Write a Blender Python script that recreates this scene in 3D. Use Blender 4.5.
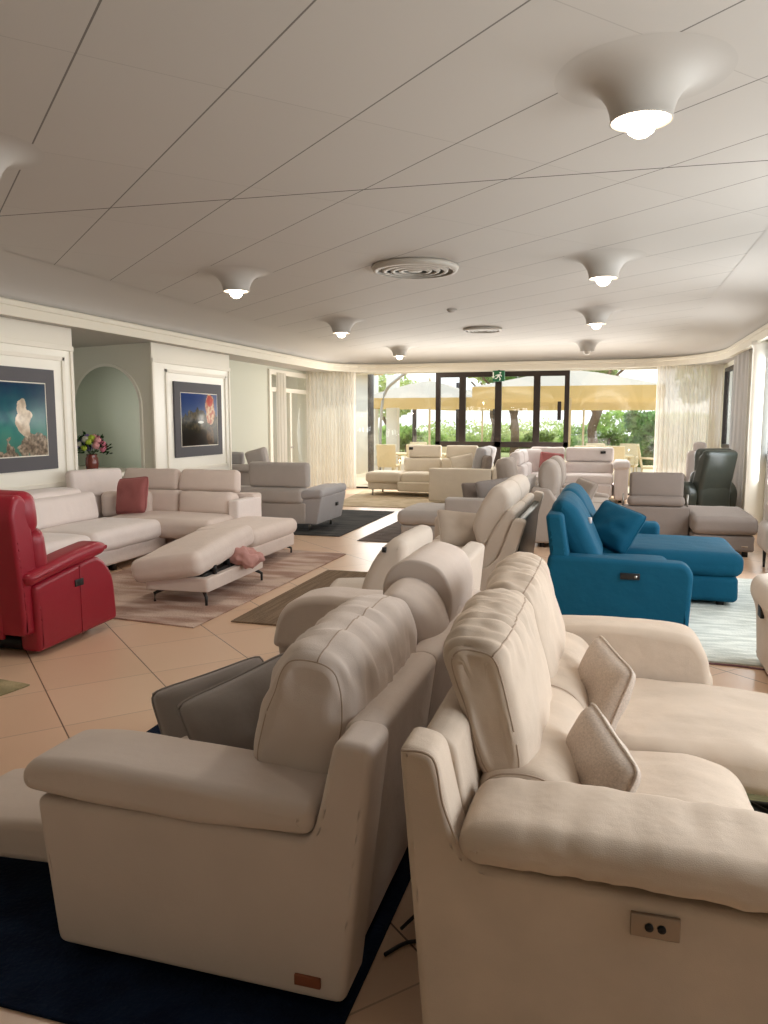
import bpy, bmesh, math, random
from mathutils import Vector, Matrix, noise
R = math.radians; PI = math.pi
for o in list(bpy.data.objects): bpy.data.objects.remove(o)
S = bpy.context.scene; COL = S.collection

# ------------------------------------------------------------ camera
cam = bpy.data.objects.new('camera', bpy.data.cameras.new('camera')); COL.objects.link(cam)
cam.location = (0, 0, 1.6); cam.rotation_euler = (R(90 - 6.81), 0, R(16.38))
cam.data.sensor_fit = 'HORIZONTAL'; cam.data.sensor_width = 36; cam.data.lens = 770 / 768 * 36
cam.data.clip_start = .05; cam.data.clip_end = 300
S.camera = cam
# ------------------------------------------------------------ sky, sun, daylight at the windows, exposure
w = bpy.data.worlds.new('sky'); S.world = w; w.use_nodes = True
wn = w.node_tree.nodes; wl = w.node_tree.links
bg = wn['Background']; bg.inputs['Strength'].default_value = 1.6
tc = wn.new('ShaderNodeTexCoord'); sp = wn.new('ShaderNodeSeparateXYZ'); rp = wn.new('ShaderNodeValToRGB')
wl.new(tc.outputs['Generated'], sp.inputs[0]); wl.new(sp.outputs['Z'], rp.inputs[0]); wl.new(rp.outputs[0], bg.inputs['Color'])
rp.color_ramp.elements[0].color = (.95, .97, 1, 1); rp.color_ramp.elements[1].color = (.62, .8, 1, 1); rp.color_ramp.elements[1].position = .8
sun = bpy.data.objects.new('sun', bpy.data.lights.new('sun', 'SUN')); COL.objects.link(sun)
sun.data.energy = 2.8; sun.data.angle = R(1); sun.data.color = (1, .95, .86); sun.rotation_euler = Vector((.25, .5, .83)).to_track_quat('Z', 'Y').to_euler()
def area(name, loc, rot, sx, sy, e, c):
    a = bpy.data.objects.new(name, bpy.data.lights.new(name, 'AREA')); COL.objects.link(a)
    a.data.shape = 'RECTANGLE'; a.data.size = sx; a.data.size_y = sy; a.data.energy = e; a.data.color = c
    a.location = loc; a.rotation_euler = rot
    return a
area('daylight_far_opening', (-2.4, 17.1, 1.5), (R(-90), 0, 0), 6.4, 2.3, 170, (1, .98, .94))
for i, y in enumerate((2.2, 5.4, 8.6, 11.8)):
    area('daylight_side_window', (2.02, y, 1.6), (0, R(90), 0), 1.7, 1.7, 50, (.93, .97, 1))
S.view_settings.view_transform = 'Standard'; S.view_settings.look = 'None'; S.view_settings.gamma = 1
S.view_settings.use_curve_mapping = False; S.view_settings.exposure = 0.27
LAMP_W = 34

# ------------------------------------------------------------ materials
def lin(c): return tuple(((x / 255) / 12.92 if x / 255 <= .04045 else ((x / 255 + .055) / 1.055) ** 2.4) for x in c) + (1,)
MATS = {}
def mat(name, c, rough=.8, metal=0, var=.0, vscale=3, bump=0, bscale=200, bump2=0, b2scale=6, sheen=0, coat=0, spec=.5, emit=0, trans=0):
    m = bpy.data.materials.new(name); m.use_nodes = True; N = m.node_tree.nodes; L = m.node_tree.links
    b = N['Principled BSDF']; c = lin(c)
    b.inputs['Base Color'].default_value = c; b.inputs['Roughness'].default_value = rough; b.inputs['Metallic'].default_value = metal
    b.inputs['Sheen Weight'].default_value = sheen; b.inputs['Coat Weight'].default_value = coat; b.inputs['Specular IOR Level'].default_value = spec
    if sheen: b.inputs['Sheen Tint'].default_value = tuple(min(1, x * 1.3 + .1) for x in c[:3]) + (1,)
    if trans: b.inputs['Transmission Weight'].default_value = trans
    if emit: b.inputs['Emission Color'].default_value = c; b.inputs['Emission Strength'].default_value = emit
    t = N.new('ShaderNodeTexCoord')
    if var:
        n = N.new('ShaderNodeTexNoise'); n.inputs['Scale'].default_value = vscale; n.inputs['Detail'].default_value = 4
        L.new(t.outputs['Object'], n.inputs['Vector'])
        mx = N.new('ShaderNodeMix'); mx.data_type = 'RGBA'
        mx.inputs[6].default_value = tuple(x * (1 - var) for x in c[:3]) + (1,); mx.inputs[7].default_value = tuple(min(1, x * (1 + var)) for x in c[:3]) + (1,)
        L.new(n.outputs['Fac'], mx.inputs[0]); L.new(mx.outputs[2], b.inputs['Base Color'])
    last = None
    for st, sc, di in ((bump2, b2scale, .02), (bump, bscale, .002)):
        if st:
            n = N.new('ShaderNodeTexNoise'); n.inputs['Scale'].default_value = sc; n.inputs['Detail'].default_value = 3
            L.new(t.outputs['Object'], n.inputs['Vector'])
            bp = N.new('ShaderNodeBump'); bp.inputs['Strength'].default_value = st; bp.inputs['Distance'].default_value = di
            L.new(n.outputs['Fac'], bp.inputs['Height'])
            if last: L.new(last.outputs[0], bp.inputs['Normal'])
            last = bp
    if last: L.new(last.outputs[0], b.inputs['Normal'])
    MATS[name] = m
    return m
def fabric(name, c, var=.07, b2=.25, rough=.85, sheen=.25, b2s=7): return mat(name, c, rough, var=var, vscale=5, bump=.35, bscale=420, bump2=b2, b2scale=b2s, sheen=sheen)
beige = fabric('beige_woven_fabric', (204, 189, 178))
suede = fabric('warm_beige_microfibre', (196, 178, 160), var=.2, b2=.35)
seamm = fabric('seam_thread', (172, 152, 134), b2=0)
greyp = fabric('grey_pillow_fabric', (146, 138, 134), b2=.4)
tweed = mat('taupe_tweed', (194, 178, 164), .9, var=.35, vscale=160, bump=.6, bscale=220, bump2=.3, b2scale=7)
cream = fabric('cream_fabric', (200, 186, 172))
roseb = fabric('pale_rose_beige_fabric', (234, 222, 216))
rosed = fabric('rose_beige_fabric', (220, 204, 194))
rosevelvet = fabric('dusty_rose_velvet', (158, 92, 90), b2=.4, sheen=.6)
clothpink = fabric('pink_throw_cloth', (190, 140, 132), b2=.6)
redl = mat('red_leather', (150, 26, 44), .38, var=.08, vscale=4, bump=.25, bscale=160, bump2=.12, b2scale=6)
greyf = fabric('warm_grey_fabric', (176, 168, 162))
greyc = fabric('cool_grey_fabric', (168, 164, 164))
taupe = fabric('taupe_fabric', (126, 114, 106))
taupel = fabric('light_taupe_fabric', (160, 148, 138))
whitef = fabric('off_white_fabric', (216, 206, 202))
ecru = fabric('ecru_fabric', (214, 202, 184))
teal = mat('teal_velvet', (0, 76, 102), .8, var=.12, vscale=5, bump=.3, bscale=400, bump2=.4, b2scale=8, sheen=.02, spec=.25)
greenl = mat('dark_green_leather_and_sofa_shade', (52, 56, 50), .33, var=.1, vscale=4, bump=.2, bscale=150, bump2=.2, b2scale=6)
black = mat('black_plastic', (18, 17, 17), .5)
blackm = mat('black_metal', (24, 23, 24), .4, metal=.5)
steel = mat('brushed_steel', (176, 172, 166), .3, metal=1)
steelw = mat('warm_steel_plate', (150, 134, 118), .4, metal=.7)
leathert = mat('brown_leather_tag', (134, 74, 48), .6, bump=.3)
white = mat('white_paint', (240, 234, 220), .55)
whiteg = mat('white_gloss_paint', (244, 240, 228), .3)
wallm = mat('warm_white_wall', (234, 230, 216), .7, var=.02, vscale=2)
wallg = mat('pale_sage_wall', (206, 206, 190), .7)
cornm = mat('cornice_paint', (238, 230, 212), .45)
covem = mat('cove_paint', (188, 182, 174), .7)
glassg = mat('frosted_green_glass', (224, 234, 216), .22, spec=.6)
frameb = mat('dark_bronze_frame', (46, 36, 30), .45, metal=.3)
matb = mat('grey_passepartout', (92, 90, 94), .8)
signg = mat('sign_green', (14, 96, 58), .5)
signw = mat('sign_white', (236, 240, 232), .5)
lampw = mat('lamp_white_enamel', (182, 176, 168), .6)
vase_m = mat('red_glazed_vase', (112, 44, 34), .15, coat=.6)
canvas = mat('umbrella_canvas', (240, 226, 196), .85)
ochre = mat('umbrella_valance_canvas', (236, 206, 148), .85)
bark = mat('tree_bark', (112, 88, 66), .9, var=.3, vscale=6, bump=.6, bscale=20)
teak = mat('patio_chair_weave', (226, 206, 166), .8)
stone = mat('terrace_stone', (226, 206, 176), .7, var=.06, vscale=2)
soil = mat('garden_ground', (150, 156, 96), .95, var=.2, vscale=1)
wallout = mat('exterior_render', (236, 232, 222), .85)
bronzed = mat('dark_post', (64, 56, 54), .6)
# leaf and thin cloth materials let light through
def thin(name, c, fac=.5, var=0, alpha=1):
    m = bpy.data.materials.new(name); m.use_nodes = True; N = m.node_tree.nodes; L = m.node_tree.links
    N.remove(N['Principled BSDF']); out = N['Material Output']
    d = N.new('ShaderNodeBsdfDiffuse'); t = N.new('ShaderNodeBsdfTranslucent'); mx = N.new('ShaderNodeMixShader'); mx.inputs[0].default_value = fac
    for s in (d, t): s.inputs['Color'].default_value = lin(c)
    if var:
        g = N.new('ShaderNodeTexCoord'); n = N.new('ShaderNodeTexNoise'); n.inputs['Scale'].default_value = 1.6; n.inputs['Detail'].default_value = 5
        L.new(g.outputs['Object'], n.inputs['Vector']); r = N.new('ShaderNodeValToRGB')
        cl = lin(c); r.color_ramp.elements[0].position = .35; r.color_ramp.elements[1].position = .68
        r.color_ramp.elements[0].color = tuple(x * (1 - var) for x in cl[:3]) + (1,); r.color_ramp.elements[1].color = tuple(min(1, x * (1 + var)) for x in cl[:3]) + (1,)
        L.new(n.outputs['Fac'], r.inputs[0])
        for s in (d, t): L.new(r.outputs[0], s.inputs['Color'])
    L.new(d.outputs[0], mx.inputs[1]); L.new(t.outputs[0], mx.inputs[2])
    if alpha < 1:
        tr = N.new('ShaderNodeBsdfTransparent'); m2 = N.new('ShaderNodeMixShader'); m2.inputs[0].default_value = alpha
        L.new(tr.outputs[0], m2.inputs[1]); L.new(mx.outputs[0], m2.inputs[2]); mx = m2
    L.new(mx.outputs[0], out.inputs['Surface'])
    return m
curtm = thin('sheer_curtain_cloth', (240, 234, 224), .45, alpha=.86)
curtg = thin('grey_sheer_curtain_cloth', (226, 224, 224), .4, alpha=.8)
leafa = thin('light_green_foliage', (176, 200, 120), .5, .35)
leafb = thin('mid_green_foliage', (134, 172, 104), .5, .4)
leafc = thin('yellow_green_foliage', (200, 210, 146), .5, .3)
leafd = thin('bouquet_leaves', (40, 66, 40), .2)
def glass(name, tint=(1, 1, 1)):
    m = bpy.data.materials.new(name); m.use_nodes = True; N = m.node_tree.nodes; L = m.node_tree.links
    N.remove(N['Principled BSDF']); t = N.new('ShaderNodeBsdfTransparent'); t.inputs[0].default_value = tint + (1,)
    g = N.new('ShaderNodeBsdfGlossy'); g.inputs['Roughness'].default_value = .02; mx = N.new('ShaderNodeMixShader'); mx.inputs[0].default_value = .06
    L.new(t.outputs[0], mx.inputs[1]); L.new(g.outputs[0], mx.inputs[2]); L.new(mx.outputs[0], N['Material Output'].inputs['Surface'])
    return m
pane = glass('window_glass', (.97, .98, .97))
# tile and panel grids (procedural)
def grid_mat(name, c1, c2, line, ang, w, h, mort, offx, offy, rough, bias=0, linefade=None, joint=None):
    m = bpy.data.materials.new(name); m.use_nodes = True; N = m.node_tree.nodes; L = m.node_tree.links; b = N['Principled BSDF']
    g = N.new('ShaderNodeNewGeometry'); mp = N.new('ShaderNodeMapping'); mp.vector_type = 'POINT'
    mp.inputs['Rotation'].default_value = (0, 0, ang); mp.inputs['Location'].default_value = (offx, offy, 0)
    L.new(g.outputs['Position'], mp.inputs['Vector'])
    sp = N.new('ShaderNodeSeparateXYZ'); L.new(mp.outputs[0], sp.inputs[0])
    def M(op, a, bb=None, c=None):
        n = N.new('ShaderNodeMath'); n.operation = op
        for i, v in enumerate((a, bb, c)):
            if v is None: continue
            if hasattr(v, 'links'): L.new(v, n.inputs[i])
            else: n.inputs[i].default_value = v
        return n.outputs[0]
    def line_mask(sock, size, wd):
        f = M('FRACT', M('DIVIDE', sock, size)); d = M('MULTIPLY', M('MINIMUM', f, M('SUBTRACT', 1.0, f)), size)
        return M('LESS_THAN', d, wd)
    lx = line_mask(sp.outputs['X'], w, mort[0]); ly = line_mask(sp.outputs['Y'], h, mort[1])
    cell = N.new('ShaderNodeCombineXYZ')
    L.new(M('FLOOR', M('DIVIDE', sp.outputs['X'], w)), cell.inputs[0]); L.new(M('FLOOR', M('DIVIDE', sp.outputs['Y'], h)), cell.inputs[1])
    wn_ = N.new('ShaderNodeTexWhiteNoise'); L.new(cell.outputs[0], wn_.inputs['Vector'])
    no = N.new('ShaderNodeTexNoise'); no.inputs['Scale'].default_value = 1.7; no.inputs['Detail'].default_value = 6; L.new(mp.outputs[0], no.inputs['Vector'])
    f = M('ADD', M('MULTIPLY', wn_.outputs['Value'], .5), M('MULTIPLY', no.outputs['Fac'], .5))
    mx = N.new('ShaderNodeMix'); mx.data_type = 'RGBA'; mx.inputs[6].default_value = lin(c1); mx.inputs[7].default_value = lin(c2); L.new(f, mx.inputs[0])
    m2 = N.new('ShaderNodeMix'); m2.data_type = 'RGBA'; m2.inputs[7].default_value = lin(line); L.new(mx.outputs[2], m2.inputs[6])
    mask = M('MAXIMUM', lx, M('MULTIPLY', ly, .62)) if linefade is None else M('MAXIMUM', M('MULTIPLY', lx, linefade[0]), M('MULTIPLY', ly, linefade[1]))
    if joint:
        s2 = N.new('ShaderNodeSeparateXYZ'); L.new(g.outputs['Position'], s2.inputs[0])
        jj = M('LESS_THAN', M('ABSOLUTE', M('SUBTRACT', s2.outputs['Y'], M('MULTIPLY_ADD', s2.outputs['X'], joint[0], joint[1]))), joint[2])
        mask = M('MAXIMUM', mask, jj)
    L.new(mask, m2.inputs[0]); L.new(m2.outputs[2], b.inputs['Base Color'])
    b.inputs['Roughness'].default_value = rough
    bp = N.new('ShaderNodeBump'); bp.inputs['Distance'].default_value = .002; bp.inputs['Strength'].default_value = .4; bp.invert = True
    L.new(mask, bp.inputs['Height']); L.new(bp.outputs[0], b.inputs['Normal'])
    return m
floorm = grid_mat('peach_floor_tiles', (216, 180, 150), (226, 194, 166), (84, 56, 40), R(42.3), .63, .63, (.0035, .0035), .42, -.58, .3, linefade=(.42, .9))
ceilm = grid_mat('ceiling_panels', (190, 184, 176), (185, 179, 171), (74, 66, 58), R(41.7), 1.34, .655, (.003, .0045), 2.195 - 1.34, -.05, .65, linefade=(.22, .8), joint=(.048, 5.09, .007))
def rug_mat(name, c1, c2, sx, sy, bscale=60, det=3, bst=.8):
    m = bpy.data.materials.new(name); m.use_nodes = True; N = m.node_tree.nodes; L = m.node_tree.links; b = N['Principled BSDF']
    t = N.new('ShaderNodeTexCoord'); mp = N.new('ShaderNodeMapping'); mp.inputs['Scale'].default_value = (sx, sy, 1); L.new(t.outputs['Object'], mp.inputs[0])
    n = N.new('ShaderNodeTexNoise'); n.inputs['Scale'].default_value = 1; n.inputs['Detail'].default_value = det; L.new(mp.outputs[0], n.inputs['Vector'])
    r = N.new('ShaderNodeValToRGB'); r.color_ramp.elements[0].position = .4; r.color_ramp.elements[1].position = .6
    r.color_ramp.elements[0].color = lin(c1); r.color_ramp.elements[1].color = lin(c2); L.new(n.outputs['Fac'], r.inputs[0]); L.new(r.outputs[0], b.inputs['Base Color'])
    b.inputs['Roughness'].default_value = .95; b.inputs['Specular IOR Level'].default_value = .1
    n2 = N.new('ShaderNodeTexNoise'); n2.inputs['Scale'].default_value = bscale; L.new(t.outputs['Object'], n2.inputs['Vector'])
    bp = N.new('ShaderNodeBump'); bp.inputs['Distance'].default_value = .01; bp.inputs['Strength'].default_value = bst; L.new(n2.outputs['Fac'], bp.inputs['Height']); L.new(bp.outputs[0], b.inputs['Normal'])
    return m

# ------------------------------------------------------------ object helpers
ORG = {}
def tag(o, label=None, cat=None, group=None, kind=None):
    if label: o['label'] = label
    if cat: o['category'] = cat
    if group: o['group'] = group
    if kind: o['kind'] = kind
    return o
def thing(name, label, cat, loc=(0, 0, 0), rz=0, group=None):
    o = bpy.data.objects.new(name, None); COL.objects.link(o); o.location = loc; o.rotation_euler = (0, 0, rz); o.empty_display_size = .1
    ORG[o.name] = (Matrix.Translation(loc) @ Matrix.Rotation(rz, 4, 'Z')).inverted() if rz == 0 else None
    return tag(o, label, cat, group)
# parts of an unrotated thing are given in room coordinates; parts of a rotated thing in its own coordinates
def obj(name, bm, m, parent=None, smooth=True, label=None):
    me = bpy.data.meshes.new(name); bmesh.ops.recalc_face_normals(bm, faces=bm.faces[:])
    root = parent
    while root is not None and root.name not in ORG: root = root.parent
    if root is not None and ORG[root.name] is not None: bm.transform(ORG[root.name])
    if smooth:
        fl_ = bm.faces.layers.int.get('flat')
        for f in bm.faces: f.smooth = not (fl_ and f[fl_])
    bm.to_mesh(me); bm.free(); me.materials.append(m)
    o = bpy.data.objects.new(name, me); COL.objects.link(o)
    if parent is not None: o.parent = parent
    if label: o['label'] = label
    return o
def struct(name, bm, m, smooth=False): return tag(obj(name, bm, m, None, smooth), kind='structure')
def recentre(o):
    me = o.data; c = Vector((0, 0, 0)); zs = min(v.co.z for v in me.vertices)
    xs = [v.co.x for v in me.vertices]; ys = [v.co.y for v in me.vertices]
    c = Vector(((min(xs) + max(xs)) / 2, (min(ys) + max(ys)) / 2, zs)); me.transform(Matrix.Translation(-c)); o.location = c
    return o
def add_box(bm, x0, x1, y0, y1, z0, z1, b=0, T=None):
    r = bmesh.ops.create_cube(bm, size=1); vs = r['verts']
    for v in vs: v.co = Vector(((x0 + x1) / 2 + v.co.x * (x1 - x0), (y0 + y1) / 2 + v.co.y * (y1 - y0), (z0 + z1) / 2 + v.co.z * (z1 - z0)))
    if b:
        es = list({e for v in vs for e in v.link_edges}); r2 = bmesh.ops.bevel(bm, geom=es, offset=b, segments=2, affect='EDGES', profile=.6)
        vs = list({v for f in r2['faces'] for v in f.verts} | {v for v in vs if v.is_valid})
    if T:
        for v in vs: v.co = T @ v.co
    return bm
def bx(*a, **k): return add_box(bmesh.new(), *a, **k)
def boxes(lst, b=0):
    bm = bmesh.new()
    for q in lst: add_box(bm, *q, b=b)
    return bm
def add_tube(bm, pts, r, n=8, cap=True):
    pts = [Vector(p) for p in pts]; rings = []; rr = r if isinstance(r, (list, tuple)) else [r] * len(pts)
    up = Vector((0, 0, 1))
    for i, p in enumerate(pts):
        t = (pts[min(i + 1, len(pts) - 1)] - pts[max(i - 1, 0)]).normalized()
        a = t.cross(up if abs(t.z) < .95 else Vector((1, 0, 0))).normalized(); b = t.cross(a)
        rings.append([bm.verts.new(p + (a * math.cos(2 * PI * k / n) + b * math.sin(2 * PI * k / n)) * rr[i]) for k in range(n)])
    for i in range(len(rings) - 1):
        for k in range(n): bm.faces.new((rings[i][k], rings[i][(k + 1) % n], rings[i + 1][(k + 1) % n], rings[i + 1][k]))
    if cap: bm.faces.new(rings[0]); bm.faces.new(rings[-1][::-1])
    return bm
def tube(pts, r, n=8): return add_tube(bmesh.new(), pts, r, n)
def lathe(prof, n=32, c=(0, 0, 0), cap=True):
    bm = bmesh.new(); rings = []
    for r, z in prof: rings.append([bm.verts.new((c[0] + max(r, 1e-4) * math.cos(2 * PI * k / n), c[1] + max(r, 1e-4) * math.sin(2 * PI * k / n), c[2] + z)) for k in range(n)])
    for i in range(len(rings) - 1):
        for k in range(n): bm.faces.new((rings[i][k], rings[i][(k + 1) % n], rings[i + 1][(k + 1) % n], rings[i + 1][k]))
    if cap: bm.faces.new(rings[0])
    bm.faces.new(rings[-1][::-1]); bmesh.ops.remove_doubles(bm, verts=bm.verts[:], dist=2e-4)
    return bm
def catmull(pts, n=6, closed=False):
    P = [Vector(p) for p in pts]; out = []; m = len(P)
    for i in range(m if closed else m - 1):
        g = (lambda j: P[j % m]) if closed else (lambda j: P[min(max(j, 0), m - 1)])
        a, b, c, d = g(i - 1), g(i), g(i + 1), g(i + 2)
        for k in range(n):
            t = k / n; out.append(.5 * ((2 * b) + (c - a) * t + (2 * a - 5 * b + 4 * c - d) * t * t + (3 * b - a - 3 * c + d) * t ** 3))
    if not closed: out.append(P[-1])
    return out
def rounded(pts, r, n=5):
    """polygon corners rounded by r (number or one per corner)"""
    m = len(pts); out = []
    for i in range(m):
        p = Vector(pts[i]); a = Vector(pts[i - 1]) - p; b = Vector(pts[(i + 1) % m]) - p
        ri = r[i] if isinstance(r, (list, tuple)) else r
        ri = min(ri, a.length * .48, b.length * .48)
        if ri < 1e-4: out.append(p); continue
        A = p + a.normalized() * ri; B = p + b.normalized() * ri
        for k in range(n + 1):
            t = k / n; out.append((1 - t) ** 2 * A + 2 * t * (1 - t) * p + t * t * B)
    return out
def displace(bm, amp, f=(6, 6, 6), seed=0, fn=None):
    bm.normal_update(); o = Vector((seed * 7.3, seed * 3.1, seed * 1.7)); mv = []
    for v in bm.verts:
        p = v.co; q = Vector((p.x * f[0], p.y * f[1], p.z * f[2])) + o
        h = noise.noise(q) + .5 * noise.noise(q * 2.1)
        mv.append((v, v.normal * h * amp * (fn(p) if fn else 1)))
    for v, d in mv: v.co += d
RINGS = []
def prism(pts, axis, a0, a1, r=.03, seg=4, mid=1, puff=0, smooth_pts=False, subd=0, wr=None, seed=0, shift=None):
    """closed outline (u,v) swept along axis ('y': u=x v=z, 'x': u=y v=z, 'z': u=x v=y) with rounded ends; puff swells the middle"""
    P = [Vector(p) for p in pts]
    if smooth_pts: P = catmull(P, 6, True)
    if sum(P[i].x * P[(i + 1) % len(P)].y - P[(i + 1) % len(P)].x * P[i].y for i in range(len(P))) < 0: P = P[::-1]
    per = sum((P[i] - P[i - 1]).length for i in range(len(P))); stp = max(.012, per / 150); Q = []
    for i in range(len(P)):
        a_, b_ = P[i], P[(i + 1) % len(P)]; k = max(1, int((b_ - a_).length / stp)) if r > .002 else 1
        if Q and (a_ - Q[-1]).length < 1e-5: continue
        Q += [a_.lerp(b_, t / k) for t in range(k)]
    P = Q; m = len(P)
    def normals(P):
        out = []
        for i in range(m):
            t = P[(i + 1) % m] - P[i - 1]; t = t.normalized() if t.length > 1e-9 else Vector((1, 0)); out.append(Vector((t.y, -t.x)))
        return out
    insets = [r * (1 - math.cos(PI / 2 * k / seg)) for k in range(seg + 1)]; shapes = [P]; cur = P
    for k in range(1, seg + 1):
        d = insets[k] - insets[k - 1]; ns = max(1, int(d / .004))
        for _ in range(ns if r > .002 else 1):
            nr = normals(cur); cur = [p - n_ * d / ns for p, n_ in zip(cur, nr)]
            if r > .002: cur = [cur[i] * .5 + (cur[i - 1] + cur[(i + 1) % m]) * .25 for i in range(m)]
        shapes.append(cur)
    st = [(a0 + r * (1 - math.sin(PI / 2 * k / seg)), k) for k in range(seg, 0, -1)]
    st += [(a0 + r + (a1 - a0 - 2 * r) * k / mid, 0) for k in range(mid + 1)]
    st += [(a1 - r * (1 - math.sin(PI / 2 * k / seg)), k) for k in range(1, seg + 1)]
    nP = [normals(q) for q in shapes]
    bm = bmesh.new(); rings = []; RINGS.clear()
    for a, k in st:
        t = (a - a0) / (a1 - a0); pf = puff * (1 - (2 * t - 1) ** 4); ring = []
        for i in range(m):
            q = shapes[k][i] + nP[k][i] * pf
            if shift: q = q + Vector(shift(t))
            ring.append(bm.verts.new({'y': (q.x, a, q.y), 'x': (a, q.x, q.y), 'z': (q.x, q.y, a)}[axis]))
        rings.append(ring)
    RINGS.extend(rings)
    for i in range(len(rings) - 1):
        for k in range(m): bm.faces.new((rings[i][k], rings[i][(k + 1) % m], rings[i + 1][(k + 1) % m], rings[i + 1][k]))
    L_ = shapes[-1]; cen = sum(L_, Vector((0, 0))) / m
    star = all((L_[i] - cen).cross(L_[(i + 1) % m] - cen) > -1e-9 for i in range(m))
    for ring in (rings[0], rings[-1]):
        if star:
            prev = ring; c3 = sum((v.co for v in ring), Vector()) / m
            for f in (.82, .6, .38, .16):
                nx = [bm.verts.new(c3 + (v.co - c3) * f) for v in ring]
                for k in range(m): bm.faces.new((prev[k], prev[(k + 1) % m], nx[(k + 1) % m], nx[k]))
                prev = nx
            cv0 = bm.verts.new(c3)
            for k in range(m): bm.faces.new((prev[k], prev[(k + 1) % m], cv0))
        else:
            f = bm.faces.new(ring); fl_ = bm.faces.layers.int.get('flat') or bm.faces.layers.int.new('flat')
            f = [q for q in bm.faces if len(q.verts) == len(ring)][-1] if not f.is_valid else f
            res = bmesh.ops.triangulate(bm, faces=[f], ngon_method='EAR_CLIP')
            for q in res['faces']: q[fl_] = 1
    if wr: displace(bm, wr[0], wr[1:4], seed)
    return bm
def soft(sx, sy, sz, r=.06, puff=(0, 0, .02), n=7, wr=None, seed=0, warp=None):
    """rounded, puffed cushion block centred on the origin"""
    h = (sx / 2, sy / 2, sz / 2); r = min(r, min(h) * .98); cs = []
    for a in range(3):
        f = h[a] - r; c = [-f - r * math.tan(PI / 4 * k / 3) for k in (3, 2, 1)] + [-f + 2 * f * k / n for k in range(n + 1)] + [f + r * math.tan(PI / 4 * k / 3) for k in (1, 2, 3)]
        cs.append(c)
    bm = bmesh.new()
    for a in range(3):
        u, v = (a + 1) % 3, (a + 2) % 3
        for s in (-1, 1):
            g = []
            for cu in cs[u]:
                row = []
                for cv in cs[v]:
                    p = [0, 0, 0]; p[a] = s * h[a]; p[u] = cu; p[v] = cv; row.append(bm.verts.new(p))
                g.append(row)
            for i in range(len(g) - 1):
                for j in range(len(g[0]) - 1): bm.faces.new((g[i][j], g[i + 1][j], g[i + 1][j + 1], g[i][j + 1]))
    bmesh.ops.remove_doubles(bm, verts=bm.verts[:], dist=1e-5)
    for vt in bm.verts:
        p = vt.co; q = Vector([max(-(h[a] - r), min(h[a] - r, p[a])) for a in range(3)]); d = p - q
        c = q + (d.normalized() * r if d.length > 1e-7 else d)
        t = [c[a] / h[a] for a in range(3)]
        for a in range(3):
            if puff[a]:
                u, v = (a + 1) % 3, (a + 2) % 3
                c[a] += puff[a] * t[a] * max(0, 1 - t[u] ** 2) ** .6 * max(0, 1 - t[v] ** 2) ** .6
        vt.co = c
    if warp:
        for vt in bm.verts: vt.co = Vector(warp(vt.co.copy()))
    bmesh.ops.recalc_face_normals(bm, faces=bm.faces[:])
    if wr: displace(bm, wr[0], wr[1:4], seed)
    return bm
SEED = [0]
def cush(name, x0, x1, y0, y1, z0, z1, m, parent, r=.05, puff=(0, 0, .02), rot=(0, 0, 0), wr=(.006, 7, 7, 7), n=6, label=None, warp=None):
    SEED[0] += 1
    bm = soft(x1 - x0, y1 - y0, z1 - z0, r, puff, n, wr, SEED[0], warp)
    T = Matrix.Translation(((x0 + x1) / 2, (y0 + y1) / 2, (z0 + z1) / 2)) @ (Matrix.Rotation(rot[2], 4, 'Z') @ Matrix.Rotation(rot[1], 4, 'Y') @ Matrix.Rotation(rot[0], 4, 'X'))
    bm.transform(T)
    return obj(name, bm, m, parent, label=label)
def pillow(name, w, h, t, loc, rot, m, label=None, cat='cushion', flange=.0, seed=0, group=None, n=18):
    """square throw pillow standing on its lower edge: local x = width, z = height, y = thickness"""
    bm = bmesh.new(); V = {}
    for s in (-1, 1):
        for i in range(n + 1):
            for j in range(n + 1):
                u = 2 * i / n - 1; v = 2 * j / n - 1
                if s == 1 and (i in (0, n) or j in (0, n)): V[s, i, j] = V[-1, i, j]; continue
                th = (max(0, 1 - abs(u) ** 3) * max(0, 1 - abs(v) ** 3)) ** .42
                cr = 1 - .07 * (u * v) ** 6; px_ = u * (1 - .045 * (1 - v * v) * abs(u)) * cr; pz_ = v * (1 - .045 * (1 - u * u) * abs(v)) * cr
                q = noise.noise(Vector((u * 2.2 + seed, v * 2.2, s * .7 + seed))) * .18 * th
                V[s, i, j] = bm.verts.new((px_ * w / 2, s * t / 2 * (th + q), pz_ * h / 2))
    for s in (-1, 1):
        for i in range(n):
            for j in range(n):
                bm.faces.new((V[s, i, j], V[s, i + 1, j], V[s, i + 1, j + 1], V[s, i, j + 1]))
    ring = [V[-1, i, 0].co.copy() for i in range(n + 1)] + [V[-1, n, j].co.copy() for j in range(1, n + 1)] + [V[-1, i, n].co.copy() for i in range(n - 1, -1, -1)] + [V[-1, 0, j].co.copy() for j in range(n - 1, 0, -1)]
    root = thing(name, label, cat, loc, 0, group); ORG[root.name] = None; root.rotation_euler = rot
    obj('pillow_cover', bm, m, root)
    b2 = add_tube(bmesh.new(), ring + [ring[0]], flange or .005, 6, cap=False)
    obj('piping', b2, m, root)
    return root
def seam(parent, pts, m=None, r=.0035, name='seam'): return obj(name, tube(pts, r, 6), m or seamm, parent)
def ring_seams(bm, key, lo, hi, j=3):
    """seam paths lying on the cushion: round its near end, and along its length from the profile point that maximises key"""
    bm.normal_update(); ring = RINGS[j]; m = len(ring); best = max(range(m), key=lambda i: key(RINGS[len(RINGS) // 2][i].co))
    a = [ring[i].co + ring[i].normal * .0015 for i in [(best + k) % m for k in range(-lo, hi)]]
    b = [r[best].co + r[best].normal * .0015 for r in RINGS[j:len(RINGS) - j]]
    return a, b
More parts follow.
